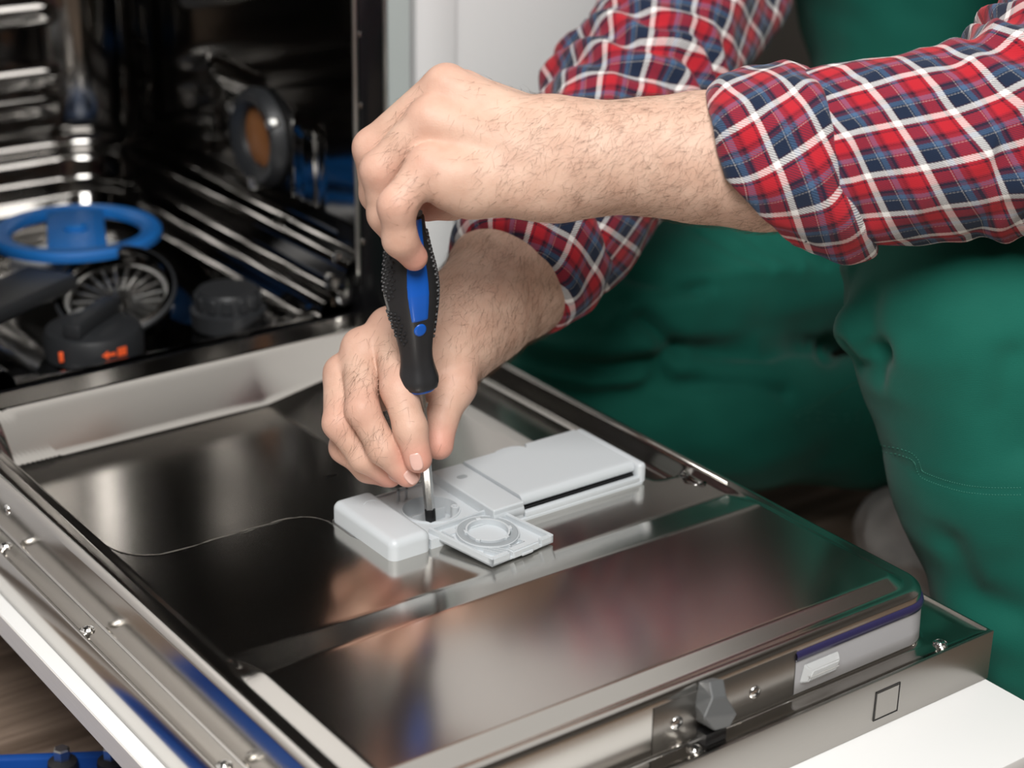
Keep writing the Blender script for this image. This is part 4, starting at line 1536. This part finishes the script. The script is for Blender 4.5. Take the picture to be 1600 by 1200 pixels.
def nail(pts, n_dir, wid, length, back=0.25):
    a, b = np.asarray(pts[-2][:3]), np.asarray(pts[-1][:3])
    ax_ = (b - a) / np.linalg.norm(b - a)
    nd = np.asarray(n_dir, float)
    nd = nd - ax_ * nd.dot(ax_)
    nd /= np.linalg.norm(nd)
    sd = np.cross(ax_, nd)
    r = pts[-1][3]
    V, F = [], []
    nu, nv = 12, 12
    for q in range(nv + 1):
        v = -1 + 2 * q / nv
        for k in range(nu + 1):
            u = -1 + 2 * k / nu
            # superellipse outline
            s = (1 - abs(v) ** 2.5) ** (1 / 2.5) if abs(v) < 1 else 0.0
            uu = u * max(s, 0.02)
            ang_ = uu * wid / r
            edge_ = max(abs(u), abs(v))
            rr = r * 0.99 + (0.0006 if edge_ < 0.99 else -0.0004)
            drop = 0.0 if v < 0 else 0.10 * v * v * length
            p = b + ax_ * (v * length + back * length - 0.0012) + nd * (rr * math.cos(ang_) - drop) + sd * rr * math.sin(ang_)
            V.append(p)
    for q in range(nv):
        for k in range(nu):
            a0 = q * (nu + 1) + k
            F.append((a0, a0 + 1, a0 + nu + 2, a0 + nu + 1))
    o = mesh_obj('fingernail', V, F, M_NAIL, BODY)
    return o


vdir = cam_p - np.array(RA['idx'][-1][:3])
nail(RA['idx'], vdir + np.array([-0.25, 0.1, 0.15]), 0.0043, 0.0058)
nail(RA['mid'], vdir + np.array([-0.1, 0.1, 0.25]), 0.0041, 0.0055)
nail(RA['ring'], vdir + np.array([-0.1, 0.1, 0.4]), 0.0036, 0.0048)


# arm hair: fine tapered strands lying along the forearms and hand backs
def arm_hair(A, spine, seed, count, length, flow):
    rng = np.random.default_rng(seed)
    V0 = body_V[0] if A is LA else body_V[1]
    Q0 = body_Q[0] if A is LA else body_Q[1] - len(body_V[0])
    c = V0[Q0].mean(1)
    nrm = np.cross(V0[Q0[:, 1]] - V0[Q0[:, 0]], V0[Q0[:, 3]] - V0[Q0[:, 0]])
    nrm /= np.linalg.norm(nrm, axis=1)[:, None] + 1e-12
    sp = np.array([p[:3] for p in spine])
    dmin = np.min(np.linalg.norm(c[:, None, :] - sp[None], axis=2), axis=1)
    wgt = np.zeros(len(c))
    for p, rad, w in flow['zones']:
        wgt = np.maximum(wgt, w * np.exp(-((c - np.asarray(p)) ** 2).sum(1) / (2 * rad ** 2)))
    face = nrm @ (cam_p - c.mean(0)) / np.linalg.norm(cam_p - c.mean(0))
    wgt *= (face > -0.35)
    pr = wgt / wgt.sum()
    pick = rng.choice(len(c), size=count, p=pr)
    V, F = [], []
    d0 = np.asarray(flow['dir'], float)
    for f_ in pick:
        n_ = nrm[f_]
        d = d0 + rng.normal(0, 0.45, 3)
        d = d - n_ * d.dot(n_)
        d /= np.linalg.norm(d) + 1e-9
        L = length * rng.uniform(0.5, 1.25)
        p = c[f_] + rng.normal(0, 0.0006, 3)
        side = np.cross(n_, d)
        r0 = 0.000055
        b0 = len(V)
        for q, t in enumerate((0, 0.35, 0.7, 1.0)):
            pos = p + d * L * t + n_ * (0.0002 + 0.22 * L * t * (1 - 0.45 * t)) + side * L * 0.12 * t * t * rng.normal()
            rr = r0 * (1 - 0.8 * t)
            V += [pos + side * rr, pos - side * rr * 0.5 + n_ * rr * 0.87, pos - side * rr * 0.5 - n_ * rr * 0.87]
        for q in range(3):
            for k in range(3):
                w = (k + 1) % 3
                F.append((b0 + q * 3 + k, b0 + q * 3 + w, b0 + q * 3 + 3 + w, b0 + q * 3 + 3 + k))
    o = mesh_obj('arm_hair', V, np.array(F), M_HAIR, BODY)
    o['kind'] = 'stuff'
    return o


arm_hair(LA, LA['fore'], 1, 5200, 0.0085, dict(dir=(-0.75, 0.15, -0.55), zones=[((0.38, 0.15, 0.26), 0.05, 1.0), ((0.31, 0.19, 0.265), 0.04, 1.0), ((0.262, 0.215, 0.262), 0.022, 0.7),
                                                                               ((0.197, 0.262, 0.266), 0.008, 0.8), ((0.196, 0.242, 0.247), 0.008, 0.7), ((0.216, 0.276, 0.28), 0.008, 0.5)]))
arm_hair(RA, RA['fore'], 2, 4800, 0.0105, dict(dir=(-0.7, -0.35, -0.6), zones=[((0.35, 0.34, 0.14), 0.05, 1.0), ((0.30, 0.32, 0.125), 0.03, 0.9), ((0.205, 0.29, 0.125), 0.009, 0.8),
                                                                              ((0.19, 0.292, 0.115), 0.009, 0.9), ((0.183, 0.265, 0.095), 0.009, 0.5), ((0.177, 0.28, 0.09), 0.008, 0.6)]))


# ------------------------------------------------------------------ shirt: sleeves as cloth tubes with UVs in metres
def cloth_tube(name, ctr, rad, parent, mat, nu=150, nv=120, disp=None, uvm=(1, 0, 0, 1), uv_off=(0, 0), up=Vector((0, 0, 1)), tilt=None):
    """ctr: (k,3) axis points; rad: (k,2) half-widths along the frame's side and up directions"""
    C = catmull(ctr, nu)
    R = catmull(np.asarray(rad, float), nu)
    L = np.concatenate([[0], np.cumsum(np.linalg.norm(np.diff(C, axis=0), axis=1))])
    V, UVs = [], []
    upv = up
    mean_r = R.mean()
    for q in range(nu):
        t = Vector(C[min(q + 1, nu - 1)] - C[max(q - 1, 0)])
        s, u, a = frame_from(t, upv)
        upv = u
        for k in range(nv + 1):
            th = 2 * math.pi * k / nv - math.pi
            dr = disp(L[q], th, L[-1]) if disp else 0.0
            off = s * math.cos(th) * (R[q, 0] + dr) + u * math.sin(th) * (R[q, 1] + dr)
            sh = tilt(L[q], th, L[-1]) if tilt else 0.0
            p = Vector(C[q]) + off + a * sh
            V.append(p)
            x, y = L[q] + sh, th * mean_r
            UVs.append((uvm[0] * x + uvm[1] * y + uv_off[0], uvm[2] * x + uvm[3] * y + uv_off[1]))
    F = []
    for q in range(nu - 1):
        for k in range(nv):
            a = q * (nv + 1) + k
            F.append((a, a + 1, a + nv + 2, a + nv + 1))
    o = mesh_obj(name, V, np.array(F), mat, parent)
    uvl = o.data.uv_layers.new(name='UVMap')
    li = np.empty(len(o.data.loops), np.int32)
    o.data.loops.foreach_get('vertex_index', li)
    uvl.data.foreach_set('uv', np.array(UVs, np.float32)[li].ravel())
    return o


def nz3(x, y, z):
    return noise.noise(Vector((x, y, z)))


def slv_disp(seed, amp, ang_freq=2.0, elbow=None):
    def f(l, th, L):
        c, s = math.cos(th), math.sin(th)
        big = nz3(l * 14 + seed, c * ang_freq + 3.1 * seed, s * ang_freq)
        fold = 1 - abs(nz3(l * 26 + 5 * seed + 1.2 * c, c * 1.5 + l * 10, s * 1.5 + seed))
        d = amp * (0.9 * big + 1.0 * (fold - 0.75))
        if elbow:
            g = math.exp(-((l - elbow[0]) / elbow[1]) ** 2)
            ph = 2.6 * nz3(c * 1.3 + seed, s * 1.3, l * 6)
            d += g * 0.0045 * math.sin(l * 2 * math.pi / 0.027 + ph * 2)
        return d
    return f


# near (left) sleeve
ls_c = [(0.388, 0.1450, 0.2590), (0.4112, 0.1330, 0.2612), (0.4711, 0.0999, 0.2676), (0.5374, 0.0806, 0.2820), (0.6400, 0.1176, 0.3120), (0.74, 0.20, 0.3714), (0.80, 0.34, 0.455)]
ls_r = [(0.047, 0.0480), (0.050, 0.0510), (0.054, 0.0570), (0.062, 0.0680), (0.062, 0.064), (0.066, 0.066), (0.07, 0.07)]
cloth_tube('shirt_sleeve', ls_c, ls_r, PERSON, M_PLAID, nu=190, nv=140, disp=slv_disp(1.7, 0.0050, elbow=(0.16, 0.05)), uvm=(0.92, 0.40, -0.11, 0.99), uv_off=(0.0, 0.004))


def cuff_disp(seed, amp):
    def f(l, th, L):
        t = l / L
        edge = 0.0060 * (math.sqrt(max(0.0, 1 - (2 * t - 1) ** 8)) - 1)
        return edge + amp * nz3(l * 30 + seed, 1.6 * math.cos(th) + seed, 1.6 * math.sin(th)) + 0.5 * amp * nz3(l * 60, 3.5 * math.cos(th) + seed, 3.5 * math.sin(th))
    return f


lc_c = [(0.3560, 0.1640, 0.2582), (0.3640, 0.1590, 0.2575), (0.3800, 0.1500, 0.2570), (0.3960, 0.1410, 0.2570), (0.4110, 0.1330, 0.2580)]
lc_r = [(0.0440, 0.0430), (0.0475, 0.0490), (0.0510, 0.0550), (0.0535, 0.0590), (0.0510, 0.0570)]
cloth_tube('rolled_cuff', lc_c, lc_r, PERSON, M_PLAID, nu=80, nv=170, disp=cuff_disp(4.2, 0.0042), uvm=(0.906, 0.42, -0.5, 0.866), uv_off=(0.01, 0.0),
           tilt=lambda l, th, L: (-0.016 * math.sin(th) if math.sin(th) > 0 else -0.044 * math.sin(th)) * (1 - 0.35 * l / L) - 0.006 * math.cos(th))
# far (right) sleeve
rs_c = [(0.3700, 0.3600, 0.1480), (0.4025, 0.3713, 0.1630), (0.4500, 0.392, 0.1930), (0.5000, 0.4150, 0.2230), (0.5600, 0.4480, 0.2550), (0.6282, 0.4860, 0.2924), (0.7112, 0.5268, 0.3607), (0.78, 0.545, 0.44)]
rs_r = [(0.0500, 0.0500), (0.0560, 0.0560), (0.0600, 0.0620), (0.0620, 0.0640), (0.0630, 0.0640), (0.0660, 0.0660), (0.068, 0.068), (0.07, 0.07)]
cloth_tube('shirt_sleeve', rs_c, rs_r, PERSON, M_PLAID, nu=190, nv=140, disp=slv_disp(6.3, 0.0065, elbow=(0.155, 0.05)), uvm=(0.906, 0.42, -0.31, 0.95), uv_off=(0.006, 0.012))
rc_c = [(0.3360, 0.3475, 0.1345), (0.3420, 0.3500, 0.1370), (0.3560, 0.3555, 0.1430), (0.3720, 0.3612, 0.1500), (0.3860, 0.3660, 0.1560)]
rc_r = [(0.0450, 0.0450), (0.0495, 0.0495), (0.0530, 0.0530), (0.0560, 0.0560), (0.0540, 0.0540)]
cloth_tube('rolled_cuff', rc_c, rc_r, PERSON, M_PLAID, nu=70, nv=150, disp=cuff_disp(9.1, 0.0035), uvm=(0.94, 0.25, -0.34, 0.94), uv_off=(0.0, 0.01))

# ------------------------------------------------------------------ overalls
LEG_L = [(0.9203, 0.3000, 0.1459, 0.105), (0.72, 0.22, 0.165, 0.092), (0.5750, 0.1500, 0.1500, 0.080), (0.5450, 0.1170, 0.1250, 0.074), (0.5480, 0.0850, 0.0400, 0.068), (0.5600, 0.0560, -0.0500, 0.058), (0.5750, 0.0300, -0.135, 0.052)]
KNEE = [(0.4709, 0.1570, 0.1333, 0.015), (0.5100, 0.1400, 0.1400, 0.040)]
LEG_R = [(0.966, 0.511, 0.0, 0.110), (0.7410, 0.5000, 0.0486, 0.099), (0.5680, 0.4920, 0.0110, 0.084), (0.5270, 0.5000, -0.0270, 0.069)]
CALF_R = [(0.4950, 0.4900, -0.0400, 0.055), (0.6190, 0.4115, -0.0480, 0.058), (0.7560, 0.3735, -0.0820, 0.054)]
TRUNK = [(0.9380, 0.4512, 0.0667, 0.125), (0.9280, 0.4663, 0.1682, 0.115), (0.9280, 0.5116, 0.2710, 0.122), (0.9357, 0.5437, 0.37, 0.130)]


def pants_sdf(P):
    d = chain_sdf(P, TRUNK, 0.04)
    d = smin(d, chain_sdf(P, LEG_R, 0.03), 0.03)
    d = smin(d, chain_sdf(P, CALF_R, 0.03), 0.016)
    d = smin(d, smin(chain_sdf(P, LEG_L, 0.03), chain_sdf(P, KNEE, 0.01), 0.022), 0.012)
    return d


lo, hi = bounds((LEG_L, KNEE, LEG_R, CALF_R, TRUNK), 0.02)
V, Q = isosurface(pants_sdf, lo, hi, 0.0034, 2)


def vnormals(V, Q):
    n = np.cross(V[Q[:, 2]] - V[Q[:, 0]], V[Q[:, 3]] - V[Q[:, 1]])
    out = np.zeros_like(V)
    for k in range(4):
        np.add.at(out, Q[:, k], n)
    return out / (np.linalg.norm(out, axis=1)[:, None] + 1e-12)


FOLDS = [   # (depth, half width, line along the cloth)
    (-0.006, 0.007, [(0.5197, 0.4583, 0.0814), (0.5323, 0.4380, 0.0759), (0.5519, 0.4223, 0.0683), (0.5832, 0.4161, 0.0651)]),
    (-0.004, 0.006, [(0.5188, 0.4323, 0.0603), (0.5440, 0.4203, 0.0631), (0.5698, 0.4158, 0.0631)]),
    (-0.003, 0.005, [(0.6284, 0.4427, 0.0996), (0.6458, 0.4226, 0.0842), (0.6720, 0.4076, 0.0674)]),
    (-0.003, 0.005, [(0.6509, 0.4330, 0.0983), (0.6721, 0.4126, 0.0795), (0.6980, 0.4008, 0.0661)]),
    (-0.003, 0.005, [(0.6057, 0.4479, 0.0979), (0.6224, 0.4272, 0.0834), (0.6459, 0.4138, 0.0689)]),
    (0.0035, 0.007, [(0.5026, 0.4388, 0.0431), (0.5299, 0.4265, 0.0624), (0.5701, 0.4204, 0.0696), (0.6218, 0.4177, 0.0696), (0.6749, 0.4068, 0.0665), (0.4944, 0.1862, 0.1612)]),
    (-0.012, 0.009, [(0.5230, 0.4211, 0.0481), (0.5361, 0.4087, 0.0324), (0.5511, 0.4025, 0.0221), (0.5897, 0.4001, 0.0139), (0.6251, 0.3861, 0.0124), (0.7273, 0.4197, -0.0224), (0.4627, 0.1297, 0.1281)]),
    (-0.009, 0.008, [(0.4623, 0.5084, 0.0025), (0.4727, 0.4634, 0.0058), (0.4988, 0.4320, 0.0072), (0.5269, 0.4116, 0.0121), (0.5483, 0.4030, 0.0209)]),
    (0.007, 0.01, [(0.4686, 0.5173, 0.0092), (0.4790, 0.4639, 0.0188), (0.5031, 0.4303, 0.0229), (0.5225, 0.4153, 0.0278)]),
    (-0.008, 0.008, [(0.4595, 0.4619, -0.0085), (0.4856, 0.4383, -0.0134), (0.5132, 0.4209, -0.0106), (0.5345, 0.4085, 0.0033)]),
    (0.007, 0.01, [(0.4696, 0.4589, -0.0017), (0.4914, 0.4381, -0.0039), (0.5189, 0.4168, 0.0003)]),
    (-0.006, 0.007, [(0.5380, 0.4081, -0.0054), (0.5715, 0.3857, -0.0054), (0.6195, 0.3559, -0.0128)]),
    (-0.006, 0.008, [(0.4582, 0.1577, 0.1229), (0.4712, 0.1545, 0.1080), (0.4662, 0.1334, 0.1098)]),
    (-0.005, 0.01, [(0.4687, 0.1444, 0.1570), (0.4614, 0.1395, 0.1388), (0.4633, 0.1337, 0.1211)]),
    (-0.005, 0.012, [(0.4958, 0.0542, 0.1423), (0.4930, 0.0520, 0.1106), (0.4976, 0.0426, 0.0876)]),
    (-0.006, 0.014, [(0.4786, 0.0705, 0.0117), (0.4905, 0.0560, -0.0171), (0.5015, 0.0289, -0.0217)]),
    (-0.0010, 0.004, [(0.6933, 0.3386, -0.0453), (0.4805, 0.1293, 0.0571), (0.4720, 0.0917, 0.0560), (0.4778, 0.0609, 0.0579), (0.4965, 0.0338, 0.0623)]),
]
nr = vnormals(V, Q)
dsp = np.array([0.006 * nz3(p[0] * 9, p[1] * 9, p[2] * 9) + 0.0025 * nz3(p[0] * 24 + 5, p[1] * 24, p[2] * 40) for p in V])
for amp, wid, line in FOLDS:
    dl = None
    for a, b_ in zip(line[:-1], line[1:]):
        c = cap(V, (*a, 0), (*b_, 0))
        dl = c if dl is None else np.minimum(dl, c)
    dsp += amp * np.exp(-(dl / wid) ** 2)
V = V + nr * dsp[:, None]
OVER = mesh_obj('overalls', V, Q, M_GREEN, PERSON)
OVER['label'] = 'dark green work overalls'
# double row of stitches on the knee seam
nr2 = vnormals(V, Q)
line = catmull(np.array(FOLDS[-1][2]), 150)
bm = bmesh.new()
for row in (-0.0022, 0.0022):
    for q in range(1, 149, 2):
        ends = []
        for p in (line[q], line[q] + (line[q + 1] - line[q]) * 0.75):
            k = int(np.argmin(((V - p) ** 2).sum(1)))
            n_ = nr2[k]
            side = np.cross(n_, line[q + 1] - line[q])
            side /= np.linalg.norm(side) + 1e-9
            h = (V[k] - p) @ n_
            ends.append(p + n_ * (h + 0.0004) + side * row)
        tube_bm(bm, ends, 0.00028, 4)
o = bm_obj('seam_stitching', bm, M_THREAD, OVER)
o['kind'] = 'stuff'

# shoe of the kneeling leg
bm = bmesh.new()
sh_c = catmull([(0.690, 0.345, -0.160), (0.720, 0.325, -0.145), (0.760, 0.300, -0.140), (0.800, 0.280, -0.160)], 24)
SHOE = None
lo_, hi_ = np.array((0.62, 0.18, -0.204)), np.array((0.82, 0.40, -0.08))
SH = [(0.7360, 0.3250, -0.1560, 0.030), (0.7280, 0.2900, -0.1540, 0.044), (0.7140, 0.2540, -0.1660, 0.037)]
V, Q = isosurface(lambda P: np.maximum(chain_sdf(P, SH, 0.02), -(P[:, 2] + 0.193)), lo_, hi_, 0.004, 1)
nr = vnormals(V, Q)
V = V + nr * np.array([0.010 * (1 - 2 * abs(nz3(p[0] * 28, p[1] * 28, p[2] * 28))) for p in V])[:, None]
bm.free()
SHOE = mesh_obj('shoe', V, Q, M_SHOE, PERSON)
SHOE['label'] = 'crinkled grey shoe of the kneeling leg'

# ------------------------------------------------------------------ toolbox on the floor, bottom left
TB = empty('toolbox', (-0.05, 0.36, FLOOR_Z), 'blue plastic toolbox lying on the wooden floor under the door', 'toolbox')
MT = Matrix.Translation((0.0, 0.425, 0)) @ Matrix.Rotation(math.radians(-31), 4, 'Z') @ Matrix.Translation((0, -0.03, 0))
bm = bmesh.new()
box_bm(bm, -0.20, 0.16, -0.16, 0.03, FLOOR_Z + 0.0005, FLOOR_Z + 0.012, 0.004, 2, MT)
box_bm(bm, -0.20, 0.16, 0.022, 0.030, FLOOR_Z + 0.010, -0.150, 0.002, 2, MT)
box_bm(bm, -0.20, 0.16, -0.16, -0.152, FLOOR_Z + 0.010, -0.150, 0.002, 2, MT)
box_bm(bm, -0.20, -0.192, -0.16, 0.03, FLOOR_Z + 0.010, -0.150, 0.002, 2, MT)
box_bm(bm, 0.152, 0.16, -0.16, 0.03, FLOOR_Z + 0.010, -0.150, 0.002, 2, MT)
bm_obj('box_body', bm, M_BLUET, TB, smooth=True, auto=35)
for x, y, which in ((0.021, 0.398, 'left one'), (0.048, 0.381, 'right one by the door')):
    t = empty('hand_tool', (x, y, FLOOR_Z + 0.0125), 'tool with a ribbed black grip in the blue toolbox, ' + which, 'tool', 'tools in the blue toolbox')
    Mh = Matrix.Translation((x, y, FLOOR_Z + 0.0125))
    ribs = [(0.0, 0.0), (0.0085, 0.0), (0.0100, 0.002)]
    for q in range(8):
        ribs += [(0.0100, 0.004 + q * 0.004), (0.0090, 0.005 + q * 0.004), (0.0090, 0.006 + q * 0.004), (0.0100, 0.007 + q * 0.004)]
    ribs += [(0.0095, 0.038), (0.005, 0.040), (0.0, 0.040)]
    lathe('grip', ribs, M_GRIP, t, Mh, n=28, cap=False)
    lathe('end_nut', [(0.0, 0.040), (0.0055, 0.040), (0.0055, 0.047), (0.0045, 0.048), (0.0, 0.048)], M_ZINC, t, Mh, n=6, cap=False, smooth=False)
